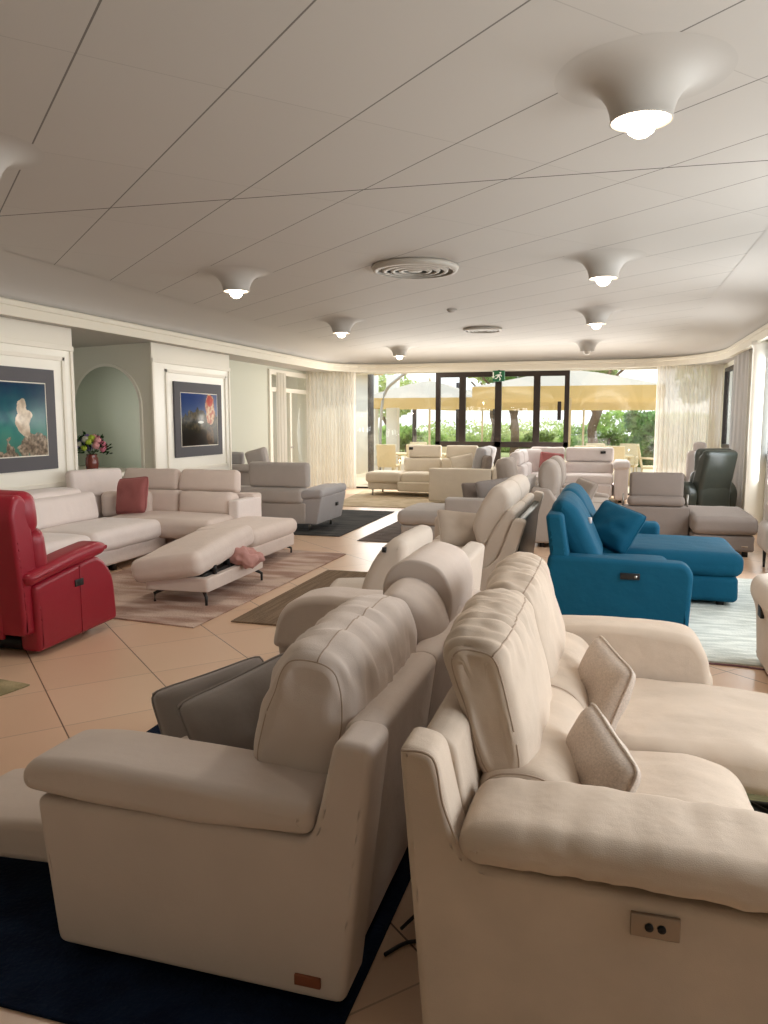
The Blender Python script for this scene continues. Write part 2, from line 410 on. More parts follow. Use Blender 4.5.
def copy_tree(o, parent=None):
    c = o.copy(); COL.objects.link(c)
    if parent is not None: c.parent = parent
    for ch in o.children: copy_tree(ch, c)
    return c

# ------------------------------------------------------------ room shell
XL, XR, YB, YF = -7.7, 2.2, -3.0, 17.2
struct('floor', bx(-8.9, 2.6, -3.2, 17.35, -.12, 0), floorm)
struct('ceiling', bx(-8.9, 2.6, -3.2, 17.5, 3.1, 3.25), ceilm)
struct('wall_back', bx(-8.2, 2.6, -3.2, -3.0, 0, 3.1), wallm)
# right wall with window openings
rw = []
wins = [(.9, 3.3), (4.1, 6.5), (7.3, 9.7), (10.5, 12.9), (14.6, 16.9)]
ys = [-3.0] + [v for ab in wins for v in ab] + [17.4]
for i in range(0, len(ys), 2): rw.append((2.15, 2.4, ys[i], ys[i + 1], 0, 3.1))
for a, b in wins: rw += [(2.15, 2.4, a, b, 2.62, 3.1), (2.15, 2.4, a, b, 0, 1.05)]
struct('wall_right', boxes(rw), wallm)
for i, (a, b) in enumerate(wins):
    o = struct('window_%d' % (i + 1), boxes([(2.13, 2.22, a, a + .07, 1.05, 2.62), (2.13, 2.22, b - .07, b, 1.05, 2.62), (2.13, 2.22, a + .07, b - .07, 2.55, 2.62), (2.13, 2.22, a + .07, b - .07, 1.05, 1.13), (2.13, 2.22, (a + b) / 2 - .03, (a + b) / 2 + .03, 1.13, 2.55)]), frameb)
    obj('pane', bx(2.17, 2.18, a + .07, b - .07, 1.13, 2.55), pane, o)
# left wall: two panelled piers, a niche between them, recess with glazed door beyond
struct('wall_left', boxes([(-8.2, -6.45, -3, 8.19, 0, 3.1), (-8.9, -8.4, 8.19, 10.6, 0, 3.1), (-8.2, -7.2, 12.3, 14.9, 0, 3.1), (-7.2, -6.9, 12.3, 14.9, 0, 3.1), (-7.2, -6.9, 14.9, 17.2, 2.66, 3.1)]), wallg)
# angled niche wall joined to the second pier
nd = Vector((-.966, .26)); p0 = Vector((-6.45, 9.95)); p1 = p0 + nd * 2.05
bm = prism([(p0.x, p0.y), (p1.x, p1.y), (-8.4, 12.3), (-6.45, 12.3)], 'z', 0, 3.1, r=.001, seg=1); struct('wall_niche', bm, wallm)
# arched frosted glass window in the niche wall
def niche(s, z, d=0): q = p0 + nd * s; nn = Vector((-nd.y, nd.x)); nn = nn if nn.y < 0 else -nn; q = q + nn * d; return Vector((q.x, q.y, z))
s0, s1, zb, zs = .26, 1.72, .84, 1.78
def arch(grow, d0, d1):
    c = (s0 + s1) / 2; rr = (s1 - s0) / 2 + grow; out = [(c - rr, zb - grow)] + [(c - rr * math.cos(PI * k / 20), zs + rr * math.sin(PI * k / 20) * .86) for k in range(21)] + [(c + rr, zb - grow)]
    bm = bmesh.new(); A = [bm.verts.new(niche(s, z, d0)) for s, z in out]; B = [bm.verts.new(niche(s, z, d1)) for s, z in out]; n = len(out)
    for k in range(n): bm.faces.new((A[k], A[(k + 1) % n], B[(k + 1) % n], B[k]))
    bm.faces.new(A); bm.faces.new(B[::-1]); return bm
o = struct('window_6', arch(.05, -.01, .025), whiteg)
obj('pane', arch(0, .02, .032), glassg, o)
ledge = struct('trim_1', prism([(-6.47, 8.19), (-6.47, 9.95), (p1.x, p1.y), (-8.4, 8.19)], 'z', .82, .88, r=.004, seg=1), white)
# piers: mouldings
def pier(n, y0, y1, py0, py1):
    L = [(-6.46, -6.41, y0, y1, 2.44, 2.5), (-6.46, -6.43, y0, y1, 2.5, 2.72)]
    f0, f1, z0, z1 = py0 - .22, py1 + .22, .80, 2.36
    for (a, b, c, d) in ((f0, f0 + .05, z0, z1), (f1 - .05, f1, z0, z1), (f0, f1, z1 - .05, z1), (f0, f1, z0, z0 + .05)): L.append((-6.455, -6.42, a, b, c, d))
    L += [(-6.46, -6.41, y0, y1, 0, .16), (-6.455, -6.42, y0, y0 + .05, .16, 2.44), (-6.455, -6.42, y1 - .05, y1, .16, 2.44)]
    struct('trim_%d' % n, boxes(L, b=.006), white)
pier(2, 4.6, 8.21, 6.35, 7.83); pier(3, 9.93, 12.32, 10.5, 11.96)
struct('trim_4', boxes([(-6.46, -6.44, 4.6, 8.2, .16, 2.44), (-6.46, -6.44, 9.94, 12.31, .16, 2.44)]), whiteg)
# far left wall strip and door frame
struct('wall_far', boxes([(-8.2, 2.4, 17.2, 17.4, 2.66, 3.1), (-7.2, -6.95, 17.2, 17.4, 0, 2.66), (2.1, 2.4, 17.2, 17.4, 0, 2.66)]), wallm)
o = struct('door_1', boxes([(-6.98, -6.86, 14.9, 15.0, 0, 2.66), (-6.98, -6.86, 17.08, 17.2, 0, 2.66), (-6.98, -6.86, 15.0, 17.08, 2.56, 2.66), (-6.98, -6.86, 15.0, 17.08, 2.2, 2.29), (-6.96, -6.88, 16.0, 16.09, 0, 2.2), (-6.96, -6.88, 15.0, 15.08, 0, 2.2), (-6.96, -6.88, 16.09, 17.08, 0, .12), (-6.96, -6.88, 15.08, 16.0, 0, .12)], b=.004), white)
obj('pane', bx(-6.93, -6.92, 15.02, 17.06, .12, 2.56), pane, o)
obj('handle', tube([(-6.87, 16.04, 1.0), (-6.83, 16.04, 1.0), (-6.83, 15.92, 1.0)], .012), steel, o)
# cornice and cove swept round the room
XC0, XC1, YC = -6.03, 1.9, 16.95
def path():
    P = [Vector((XC0, -3.0)), Vector((XC0, 15.6))]
    for k in range(1, 9): a = PI - k / 8 * PI / 2; P.append(Vector((XC0 + 1.1 + 1.1 * math.cos(a), 15.85 + 1.1 * math.sin(a))))
    P.append(Vector((-.2, YC)))
    for k in range(1, 13): a = PI / 2 - k / 12 * PI / 2; P.append(Vector((.2 + 1.7 * math.cos(a), 14.75 + 2.2 * math.sin(a))))
    P.append(Vector((XC1, -3.0)))
    return P
def sweep(prof, closed=False):
    P = path(); bm = bmesh.new(); rows = []
    for i, p in enumerate(P):
        t = (P[min(i + 1, len(P) - 1)] - P[max(i - 1, 0)]).normalized(); n = Vector((t.y, -t.x))
        rows.append([bm.verts.new((p.x + n.x * d, p.y + n.y * d, z)) for d, z in prof])
    m = len(prof)
    for i in range(len(P) - 1):
        for k in range(m if closed else m - 1): bm.faces.new((rows[i][k], rows[i][(k + 1) % m], rows[i + 1][(k + 1) % m], rows[i + 1][k]))
    if closed: bm.faces.new(rows[0]); bm.faces.new(rows[-1][::-1])
    return bm
o = struct('trim_5', sweep([(0, 2.68), (0, 2.78), (.015, 2.79), (.015, 2.835), (0, 2.85), (-.12, 2.85), (-.12, 2.7), (-.04, 2.68)], True), cornm, True)
for p in o.data.polygons: p.use_smooth = False
cv = [(-.1, 2.85), (-.02, 2.85)] + [(-.02 + .8 * (1 - math.cos(PI / 2 * k / 8)), 2.85 + .247 * math.sin(PI / 2 * k / 8)) for k in range(1, 9)]
struct('trim_6', sweep(cv), covem, True)
# flat soffit behind the cornice
struct('trim_7', boxes([(-8.5, -6.08, -3, 17.2, 2.72, 2.76), (-6.1, 2.16, 16.98, 17.2, 2.72, 2.76), (1.93, 2.16, -3, 17.0, 2.72, 2.76)]), covem)
bm = bmesh.new()
for pts in ([(.15, 17.0)] + [(.2 + 1.75 * math.cos(a), 14.75 + 2.25 * math.sin(a)) for a in [PI / 2 - k / 12 * PI / 2 for k in range(13)]] + [(2.0, 17.05)],
            [(-4.9, 17.0)] + [(XC0 + 1.1 + 1.15 * math.cos(a), 15.85 + 1.15 * math.sin(a)) for a in [PI / 2 + k / 8 * PI / 2 for k in range(9)]] + [(-6.12, 17.05)]):
    bm.faces.new([bm.verts.new((x, y, 2.715)) for x, y in pts])
struct('trim_8', bm, covem)
# front fill between soffit and the wall openings on the right: two round white columns
for i, (x, y, r_) in enumerate(((2.0, 12.05, .13), (1.98, 9.6, .13))):
    tag(recentre(obj('column', lathe([(r_ * 1.2, 0), (r_ * 1.2, .12), (r_, .15), (r_, 2.6), (r_ * 1.15, 2.64), (r_ * 1.15, 2.7)], 24, (x, y, 0)), whiteg)), ('white round column at the right edge beyond the blue sofa', 'white round column nearest the camera on the window side')[i], 'column')

# far glazing: clear panes and the bronze framed centre
fr = struct('window_7', boxes([(-3.84, -3.74, 17.2, 17.3, 1.02, 2.66), (-1.0, -.9, 17.2, 17.3, 1.02, 2.66), (-3.74, -1.0, 17.2, 17.3, 2.55, 2.66), (-3.84, -.9, 17.2, 17.3, 1.0, 1.12),
                           (-3.3, -3.16, 17.2, 17.3, 1.12, 2.55), (-2.5, -2.36, 17.2, 17.3, 0, 2.55), (-1.66, -1.52, 17.2, 17.3, 1.12, 2.55)]), frameb)
obj('pane', bx(-3.74, -1.0, 17.245, 17.255, 1.12, 2.55), pane, fr)
obj('catch', bx(-1.14, -1.06, 17.17, 17.2, 1.6, 2.0, b=.006), frameb, fr)
fl = struct('window_8', boxes([(-6.95, 2.1, 17.22, 17.28, 0, .04)]), frameb)
obj('pane', boxes([(-6.95, -5.2, 17.245, 17.255, .04, 2.66), (-5.195, -3.84, 17.245, 17.255, .04, 2.66), (-3.84, -.9, 17.245, 17.255, .04, 1.0), (-.9, .6, 17.245, 17.255, .04, 2.66), (.605, 2.1, 17.245, 17.255, .04, 2.66)]), pane, fl)

# ------------------------------------------------------------ exit sign, lamps, vents, detector
es = thing('exit_sign', 'green emergency exit sign hanging over the bronze framed window', 'sign', (-2.4, 17.08, 2.5))
obj('panel', bx(-2.535, -2.275, 17.06, 17.1, 2.44, 2.67, b=.004), signg, es)
obj('bracket', bx(-2.42, -2.38, 17.07, 17.09, 2.67, 2.73), black, es)
bm = bmesh.new()
def poly(pts, y=17.056): bm.faces.new([bm.verts.new((-2.405 + x, y, 2.55 + z)) for x, z in pts])
poly([(.01, .075), (.035, .095), (.06, .075), (.035, .05)]); poly([(-.02, .04), (.04, .045), (.02, -.015), (-.03, -.01)])
poly([(-.03, -.01), (0, -.01), (-.04, -.055), (-.085, -.055), (-.085, -.04), (-.05, -.04)]); poly([(0, -.01), (.02, -.015), (.05, -.05), (.03, -.095), (.012, -.09), (.025, -.05)])
poly([(-.02, .04), (-.07, .02), (-.07, .005), (-.02, .02)]); poly([(.04, .045), (.075, .0), (.062, -.01), (.03, .02)])
poly([(-.13, .09), (-.105, .09), (-.105, .0), (-.08, .0), (-.1175, -.05), (-.155, .0), (-.13, .0)])
obj('running_figure', bm, signw, es, smooth=False)

def make_lamp(i, x, y):
    labs = LAMPL[i]
    t = thing('ceiling_lamp', labs, 'lamp', (x, y, 3.1), 0, 'trumpet ceiling lamps'); ORG[t.name] = None
    pr = [(.38, -.0005), (.35, -.0015), (.32, -.004), (.27, -.014), (.22, -.034), (.18, -.068), (.152, -.11), (.138, -.15), (.132, -.18), (.136, -.195), (.128, -.195), (.124, -.175), (.10, -.06), (.02, -.05)]
    obj('trumpet_shade', lathe(pr, 48, cap=False), lampw, t)
    on = i != 6
    obj('bulb', lathe([(.001, -.262), (.03, -.256), (.055, -.238), (.066, -.212), (.07, -.188), (.124, -.178), (.12, -.168), (.06, -.15), (.03, -.1), (.001, -.1)], 28), bulbm if on else bulboff, t)
    if on:
        l = bpy.data.objects.new('lamp_light', bpy.data.lights.new('lamp_light', 'SPOT')); COL.objects.link(l); l.parent = t
        l.location = (0, 0, -.285); l.data.energy = LAMP_W; l.data.spot_size = R(179); l.data.spot_blend = .12; l.data.shadow_soft_size = .08; l.data.color = (1, .92, .82)
bulbm = mat('lit_bulb', (255, 236, 208), .5, emit=9); bulboff = mat('unlit_bulb', (214, 206, 194), .4)
LAMPL = ['lit trumpet ceiling lamp, largest, upper right above the near sofas', 'lit trumpet ceiling lamp beside the round vent on its right', 'lit trumpet ceiling lamp right of the small far vent', 'lit trumpet ceiling lamp on the left, third pier side, second nearest on that side', 'lit small trumpet ceiling lamp left of the smaller vent', 'smallest lit trumpet lamp near the far left corner of the ceiling', 'unlit trumpet lamp farthest on the right row', 'trumpet ceiling lamp cut by the left edge of the photo', 'lamp']
LAMPL[3] = 'lit trumpet ceiling lamp left of the large round vent'
for i, (x, y) in enumerate(((.08, 3.75), (-.12, 7.65), (-.25, 11.2), (-3.74, 7.35), (-3.98, 11.25), (-4.25, 15.6), (-.5, 15.5), (-3.47, 3.66))): make_lamp(i, x, y)

def vent(x, y, s, lab):
    t = thing('ceiling_vent', lab, 'vent', (x, y, 3.1)); ORG[t.name] = None
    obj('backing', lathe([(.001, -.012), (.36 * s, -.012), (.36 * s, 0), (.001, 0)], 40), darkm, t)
    for r0 in (.42, .33, .25, .17, .09):
        a = r0 * s; d = .05 * s
        obj('ring', lathe([(a, -.002), (a + .01, -.02), (a - d * .2, -.045 * s - .01), (a - d, -.05 * s - .01), (a - d, -.04 * s - .01), (a - d * .35, -.03 * s)], 40) if r0 != .09 else lathe([(.001, -.05 * s), (.06 * s, -.055 * s), (.08 * s, -.04 * s), (.05 * s, -.01), (.001, -.01)], 32), ventm, t)
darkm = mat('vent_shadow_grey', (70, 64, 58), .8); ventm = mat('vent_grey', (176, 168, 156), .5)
vent(-1.9, 7.55, 1.0, 'large round grey ceiling air vent in the middle of the ceiling')
vent(-2.1, 12.9, .75, 'smaller round grey ceiling air vent, farther away')
t = thing('smoke_detector', 'small white smoke detector on the ceiling above the far vent', 'detector', (-2.15, 10.6, 3.1)); ORG[t.name] = None
obj('base', lathe([(.001, -.015), (.07, -.015), (.07, 0), (.001, 0)], 24), lampw, t); obj('dome', lathe([(.001, -.045), (.03, -.042), (.05, -.03), (.055, -.015), (.001, -.015)], 24), lampw, t)

# ------------------------------------------------------------ rugs
def rug(label, pts, m, h=.012, z=0.001, name='rug'):
    bm = prism(pts, 'z', z, z + h, r=.003, seg=2)
    return tag(recentre(obj(name, bm, m, smooth=False)), label, 'rug')
rug('plain navy blue rug under the near left beige sofa', [(-2.24, 1.56), (-.63, 1.56), (-.61, 3.92), (-2.24, 3.92)], rug_mat('navy_rug', (14, 24, 42), (18, 30, 50), 8, 8))
rug('pink and beige blotched rug under the open ottoman', [(-4.95, 5.35), (-3.05, 5.15), (-3.0, 8.6), (-4.95, 8.8)], rug_mat('pink_rug', (164, 134, 120), (206, 184, 170), 1.6, 5))
rug('brown striped rug left of the cream chaise', [(-2.86, 5.4), (-1.2, 5.4), (-1.2, 7.6), (-2.86, 7.6)], rug_mat('brown_rug', (116, 98, 80), (136, 116, 96), 40, 2))
rug('dark charcoal rug beneath the grey sofa in the middle', [(-5.6, 9.9), (-3.55, 9.9), (-3.6, 12.9), (-5.6, 12.9)], rug_mat('charcoal_rug', (62, 62, 62), (84, 82, 80), 2, 10))
rug('mid grey rug under the small grey chaise', [(-3.2, 9.62), (-1.3, 9.62), (-1.3, 12.8), (-3.2, 12.8)], rug_mat('grey_rug', (100, 92, 88), (122, 112, 106), 4, 14))
rug('pale beige rug under the far corner sofa', [(-5.0, 13.5), (-1.5, 13.5), (-1.5, 16.9), (-5.4, 16.9)], rug_mat('beige_rug', (182, 164, 136), (200, 182, 154), 3, 3))
rug('pale silver white rug in front of the blue sofa', [(.1, 5.38), (1.75, 5.35), (1.85, 8.35), (.1, 8.35)], rug_mat('silver_rug', (196, 200, 192), (226, 228, 220), 4, 16, det=6))
rug('olive green rug under the raised footrest at the right edge', [(.4, 1.7), (1.9, 1.7), (1.9, 3.75), (.4, 3.75)], rug_mat('olive_rug', (132, 130, 98), (160, 156, 120), 3, 10))
rug('mottled green rug corner at the left edge beside the red recliner', [(-5.0, 2.2), (-3.6, 2.2), (-3.33, 3.72), (-5.0, 3.9)], rug_mat('green_rug', (140, 130, 98), (176, 160, 126), 5, 5))
tag(recentre(obj('floor_cable', tube(catmull([(.3, 5.31, .006), (.8, 5.33, .006), (1.1, 5.28, .006), (1.7, 5.3, .006)], 6), .006), mat('mauve_cable', (120, 84, 92), .6))), 'thin mauve cable along the near edge of the silver rug', 'cable')
bm = bmesh.new()
for q in ([(-.60, 2.05, .008), (-.55, 2.12, .008), (-.48, 2.14, .01), (-.4, 2.12, .01), (-.33, 2.16, .008)], [(-.57, 2.3, .01), (-.53, 2.2, .02), (-.47, 2.18, .02), (-.4, 2.22, .01), (-.35, 2.3, .01)], [(-.58, 2.16, .02), (-.52, 2.24, .05), (-.46, 2.28, .04), (-.4, 2.2, .03), (-.37, 2.12, .01)]):
    add_tube(bm, catmull(q, 6), .006, 6)
tag(recentre(obj('power_cable', bm, black)), 'tangled black power cables on the floor between the two near sofas', 'cable')

# ------------------------------------------------------------ near left sofa (faces left)
A = thing('sofa', 'large beige fabric sofa at lower left, brown leather tag on its side', 'sofa', (-1.1, 2.75, 0))
pan = rounded([(-1.545, .04), (-.635, .04), (-.55, .775), (-.66, .785), (-.705, .58), (-.73, .50), (-1.60, .495)], [.03, .03, .035, .04, .1, .03, .03], 6)
obj('side_panel', prism(pan, 'y', 1.78, 1.95, r=.022), beige, A)
obj('side_panel', prism(pan, 'y', 3.5, 3.67, r=.022), beige, A)
armp = rounded([(-.725, .51), (-.715, .598), (-1.42, .628), (-1.60, .612), (-1.645, .565), (-1.63, .515), (-1.2, .49)], [.03, .05, .1, .06, .05, .04, .2], 6)
armq = rounded([(-.72, .47), (-.72, .74), (-1.36, .745), (-1.50, .71), (-1.57, .62), (-1.60, .47)], [.03, .05, .1, .06, .06, .03], 6)
for y0, y1 in ((1.765, 2.04), (3.44, 3.70)):
    obj('arm_pad', prism(armp if y0 < 3 else armq, 'y', y0, y1, r=.036, seg=6, mid=6, puff=.004, wr=(.004, 4, 4, 4), seed=y0), beige, A)
bk = rounded([(-.74, .2), (-.655, .06), (-.568, .765), (-.61, .785), (-.68, .77)], [.03, .03, .03, .03, .03], 5)
obj('back_frame', prism(bk, 'y', 1.93, 2.6, r=.012, mid=4, wr=(.004, 5, 5, 5)), beige, A)
obj('back_frame', prism(bk, 'y', 2.6, 3.52, r=.012, mid=4, wr=(.004, 5, 5, 5), seed=3), beige, A)
obj('seat_base', prism(rounded([(-1.5, .06), (-.7, .06), (-.7, .34), (-1.5, .34)], .03), 'y', 1.94, 3.5, r=.01), beige, A)
cush('seat_cushion', -1.47, -.84, 1.99, 2.74, .31, .47, beige, A, r=.06, puff=(0, 0, .02))
cush('seat_cushion', -1.47, -.84, 2.76, 3.49, .31, .47, beige, A, r=.06, puff=(0, 0, .02))
fr_ = obj('footrest', prism(rounded([(-1.50, .30), (-2.26, .215), (-2.28, .09), (-1.6, .13)], .04), 'y', 2.0, 2.42, r=.03, mid=4, puff=.008), beige, A)
obj('footrest_frame', bx(-1.95, -1.45, 2.2, 2.24, .06, .12), blackm, fr_)
obj('footrest', prism(rounded([(-1.46, .42), (-1.53, .40), (-1.55, .12), (-1.46, .12)], .03), 'y', 2.78, 3.47, r=.03, mid=4), beige, A)
# plump near back cushion
bc = [(-.95, .53), (-.975, .62), (-.95, .76), (-.895, .89), (-.85, .94), (-.765, .94), (-.712, .915), (-.69, .87), (-.68, .80), (-.69, .70), (-.74, .58), (-.82, .52), (-.89, .505)]
SP = []
def bcush(parent, pts, y0, y1, m, seed, wamp=.017, r=.04):
    bm = prism(pts, 'y', y0, y1, r=r, seg=8, mid=30, puff=.032, smooth_pts=True)
    zt = max(p[1] for p in pts); cx_ = sum(p[0] for p in pts) / len(pts)
    displace(bm, wamp, (5, 26, 6), seed, lambda p: max(0, min(1, (p.z - zt + .28) / .2)) * (.35 + .65 * min(1, abs(p.x - cx_) * 9)))
    displace(bm, .008, (6, 5, 6), seed + 5)
    SP[:] = ring_seams(bm, lambda p: p.z + .35 * p.x, 24, 34)
    return bm
c1 = obj('back_cushion', bcush(A, bc, 1.95, 2.74, beige, 1), beige, A)
for q in SP: seam(c1, q, seamm, .003)
# second back cushion lower, with folded headrest over it
bc2 = [(-.88, .50), (-.90, .62), (-.88, .78), (-.84, .88), (-.78, .93), (-.69, .90), (-.64, .82), (-.645, .70), (-.72, .56), (-.82, .49)]
obj('back_cushion', bcush(A, bc2, 2.76, 3.48, beige, 2, .005), beige, A)
hr = [(-.87, .84), (-.89, .90), (-.87, .97), (-.82, 1.02), (-.74, 1.035), (-.645, 1.0), (-.60, .91), (-.60, .80), (-.625, .735), (-.655, .74), (-.645, .82), (-.66, .90), (-.72, .945), (-.79, .94), (-.835, .90), (-.85, .85)]
obj('headrest', prism(hr, 'y', 3.0, 3.5, r=.012, seg=4, mid=8, smooth_pts=True, wr=(.004, 6, 6, 6)), beige, A)
obj('leather_tag', bx(-.775, -.70, 1.772, 1.782, .082, .112, b=.002), leathert, A, label='small brown leather tag')
for x, y in ((-1.48, 1.86), (-.7, 1.86), (-1.48, 3.58), (-.7, 3.58)): obj('foot', bx(x - .03, x + .03, y - .03, y + .03, .013, .05), black, A)
for k in range(0): seam(c1, [(-.9 + .02 * k, 2.12 + .12 * k, .957 - .02 * 0), (-.89 + .02 * k, 2.145 + .12 * k, .962)], black, .005, 'button')
pillow('throw_pillow', .44, .38, .16, (-1.13, 2.30, .56), (R(-24), R(-20), R(38)), greyp, 'front grey throw pillow with dark piping on the near left sofa', flange=.006, seed=1)
pillow('throw_pillow', .44, .34, .15, (-1.36, 2.46, .51), (R(-26), R(-16), R(30)), greyp, 'rear grey throw pillow, mostly behind the other, on the near left sofa', seed=2)

# ------------------------------------------------------------ near right sofa (faces right)
B = thing('sofa', 'warm beige microfibre recliner sofa at lower right with metal switch plate', 'sofa', (.2, 2.65, 0))
panb = rounded([(-.385, .03), (1.05, .03), (1.05, .54), (-.26, .575), (-.315, .62), (-.365, .835), (-.455, .85)], [.06, .03, .03, .05, .04, .035, .035], 6)
obj('side_panel', prism(panb, 'y', 1.66, 1.80, r=.02), suede, B)
obj('side_panel', prism(rounded([(-.385, .03), (.46, .03), (.46, .5), (-.26, .56), (-.315, .62), (-.365, .82), (-.455, .83)], [.06, .03, .03, .05, .04, .035, .035], 6), 'y', 3.5, 3.64, r=.02), suede, B)
ab = rounded([(-.31, .62), (-.285, .675), (-.16, .69), (.4, .68), (.95, .65), (1.02, .59), (.9, .55), (.1, .59), (-.28, .585)], [.06, .06, .1, .2, .1, .05, .05, .2, .05], 6)
obj('arm_pad', prism(ab, 'y', 1.635, 1.93, r=.04, seg=8, mid=12, puff=.008, wr=(.006, 18, 3, 4), seed=4), suede, B)
abf = rounded([(-.3, .5), (-.3, .68), (.1, .70), (.37, .68), (.43, .59), (.46, .36), (-.2, .36)], [.05, .05, .2, .05, .1, .03, .03], 6)
obj('arm_pad', prism(abf, 'y', 3.44, 3.68, r=.035, seg=6, mid=4, wr=(.004, 5, 5, 5), seed=5), suede, B)
bkb = rounded([(-.37, .08), (-.25, .2), (-.34, .80), (-.375, .825), (-.436, .825)], .03, 5)
obj('back_frame', prism(bkb, 'y', 1.79, 2.66, r=.014, mid=4, wr=(.005, 5, 5, 5), seed=2), suede, B)
obj('back_frame', prism(bkb, 'y', 2.66, 3.52, r=.014, mid=4, wr=(.005, 5, 5, 5), seed=3), suede, B)
obj('seat_base', prism(rounded([(-.3, .06), (.38, .06), (.38, .32), (-.3, .32)], .03), 'y', 1.8, 3.5, r=.01), suede, B)
s1 = rounded([(-.2, .30), (-.2, .46), (.28, .495), (.42, .46), (.47, .36), (.44, .24), (.2, .28)], [.04, .05, .1, .08, .06, .04, .1], 6)
bm = prism(s1, 'y', 1.95, 2.67, r=.05, seg=6, mid=16, puff=.01); displace(bm, .009, (5, 16, 5), 6); obj('seat_cushion', bm, suede, B)
s2 = rounded([(-.2, .32), (-.2, .47), (.2, .50), (.5, .50), (.8, .46), (1.08, .36), (1.14, .26), (1.05, .22), (.7, .33), (.3, .37)], [.04, .05, .2, .3, .2, .1, .05, .05, .2, .2], 6)
bm = prism(s2, 'y', 2.69, 3.41, r=.05, seg=6, mid=16, puff=.01); displace(bm, .009, (5, 14, 5), 7); fs = obj('chaise_cushion', bm, suede, B)
for q in (2.86, 3.2): obj('footrest_strut', bx(.38, .95, q, q + .04, .2, .24, b=.003), blackm, B)
obj('footrest_lever', tube([(.42, 2.8, .3), (.62, 2.84, .2), (.52, 3.0, .1), (.4, 3.1, .12)], .018), blackm, B)
bb = [(-.30, .645), (-.335, .76), (-.385, .89), (-.40, .96), (-.375, .995), (-.33, 1.0), (-.28, .99), (-.255, .95), (-.225, .84), (-.20, .73), (-.195, .665), (-.24, .635)]
for k, (y0, y1) in enumerate(((1.97, 2.66), (2.70, 3.40))):
    bm = prism(bb, 'y', y0, y1, r=.03, seg=8, mid=44, puff=.036, smooth_pts=True)
    displace(bm, .018, (9, 30, 5), 11 + k, lambda p: max(0, min(1, (p.z - .90) / .1)))
    displace(bm, .012, (5, 5, 6), 15 + k)
    q = ring_seams(bm, lambda p: p.z + .8 * p.x, 14, 60)
    c = obj('back_cushion', bm, suede, B)
    for t in q: seam(c, t, seamm, .0032)
    lb = [(-.33, .46), (-.315, .60), (-.28, .665), (-.18, .68), (-.10, .655), (-.055, .60), (-.03, .52), (-.06, .45), (-.2, .42)]
    bm = prism(lb, 'y', y0 - .02, y1 + .01, r=.04, seg=6, mid=20, puff=.008, smooth_pts=True); displace(bm, .008, (5, 14, 5), 21 + k); q = ring_seams(bm, lambda p: p.z + p.x, 40, 25)
    l = obj('lumbar_cushion', bm, suede, B)
    for t in q[:1]: seam(l, t, seamm, .003)
# front face panels swelling up behind the cushions
seam(B, catmull([(-.445, 1.655, .838), (-.37, 1.655, .828), (-.345, 1.656, .72), (-.31, 1.656, .63)], 6), seamm, .0035)
sw = obj('switch_plate', bx(.075, .178, 1.65, 1.662, .482, .535, b=.003), steelw, B, label='brushed metal switch plate with two buttons')
for x in (.114, .14):
    bm = lathe([(.001, 0), (.009, 0), (.009, .006), (.001, .006)], 16); bm.transform(Matrix.Translation((x, 1.652, .508)) @ Matrix.Rotation(R(90), 4, 'X')); obj('button', bm, blackm, sw)
for x, y in ((-.3, 1.74), (.95, 1.74), (-.3, 3.56), (.4, 3.56)): obj('foot', bx(x - .03, x + .03, y - .03, y + .03, .013 if x > .4 else 0, .05), black, B)
pillow('throw_pillow', .31, .31, .12, (-.02, 2.15, .60), (R(-16), R(16), R(-64)), tweed, 'taupe tweed throw pillow nearest the camera on the right sofa', seed=4)
pillow('throw_pillow', .31, .33, .12, (-.01, 2.85, .61), (R(-16), R(10), R(-66)), tweed, 'taupe tweed throw pillow by the far arm of the near right sofa', seed=5)

# ------------------------------------------------------------ cream chaise and cream sofa beyond the near left sofa
C2 = thing('chaise_longue', 'cream chaise with a raised headrest behind the near left sofa', 'sofa', (-1.5, 5.0, 0))
cush('seat_cushion', -1.95, -1.1, 4.75, 5.6, .24, .40, cream, C2, r=.07, rot=(0, 0, R(12)))
cush('base', -1.88, -1.05, 4.8, 5.55, .07, .25, cream, C2, r=.03, puff=(0, 0, 0), rot=(0, 0, R(12)))
hb = [(-1.42, .50), (-1.44, .58), (-1.37, .74), (-1.28, .86), (-1.21, .885), (-1.16, .85), (-1.17, .72), (-1.24, .58), (-1.31, .51)]
h_ = obj('headrest', prism(hb, 'y', 4.38, 5.25, r=.05, seg=6, mid=8, smooth_pts=True, puff=.01, wr=(.006, 6, 6, 6), seed=8, shift=lambda t: (-.02 * t, -.02 * t)), cream, C2)
obj('fabric_tag', bx(-1.30, -1.275, 4.378, 4.40, .81, .84), black, h_)
obj('back_panel', prism(rounded([(-1.2, .1), (-.9, .1), (-.84, .72), (-.95, .74), (-1.18, .5)], .03), 'y', 4.45, 5.45, r=.03), cream, C2)
for x, y in ((-1.75, 4.85), (-1.15, 5.0), (-1.85, 5.35), (-1.2, 5.5)): obj('foot', bx(x - .025, x + .025, y - .025, y + .025, .0, .08), black, C2)

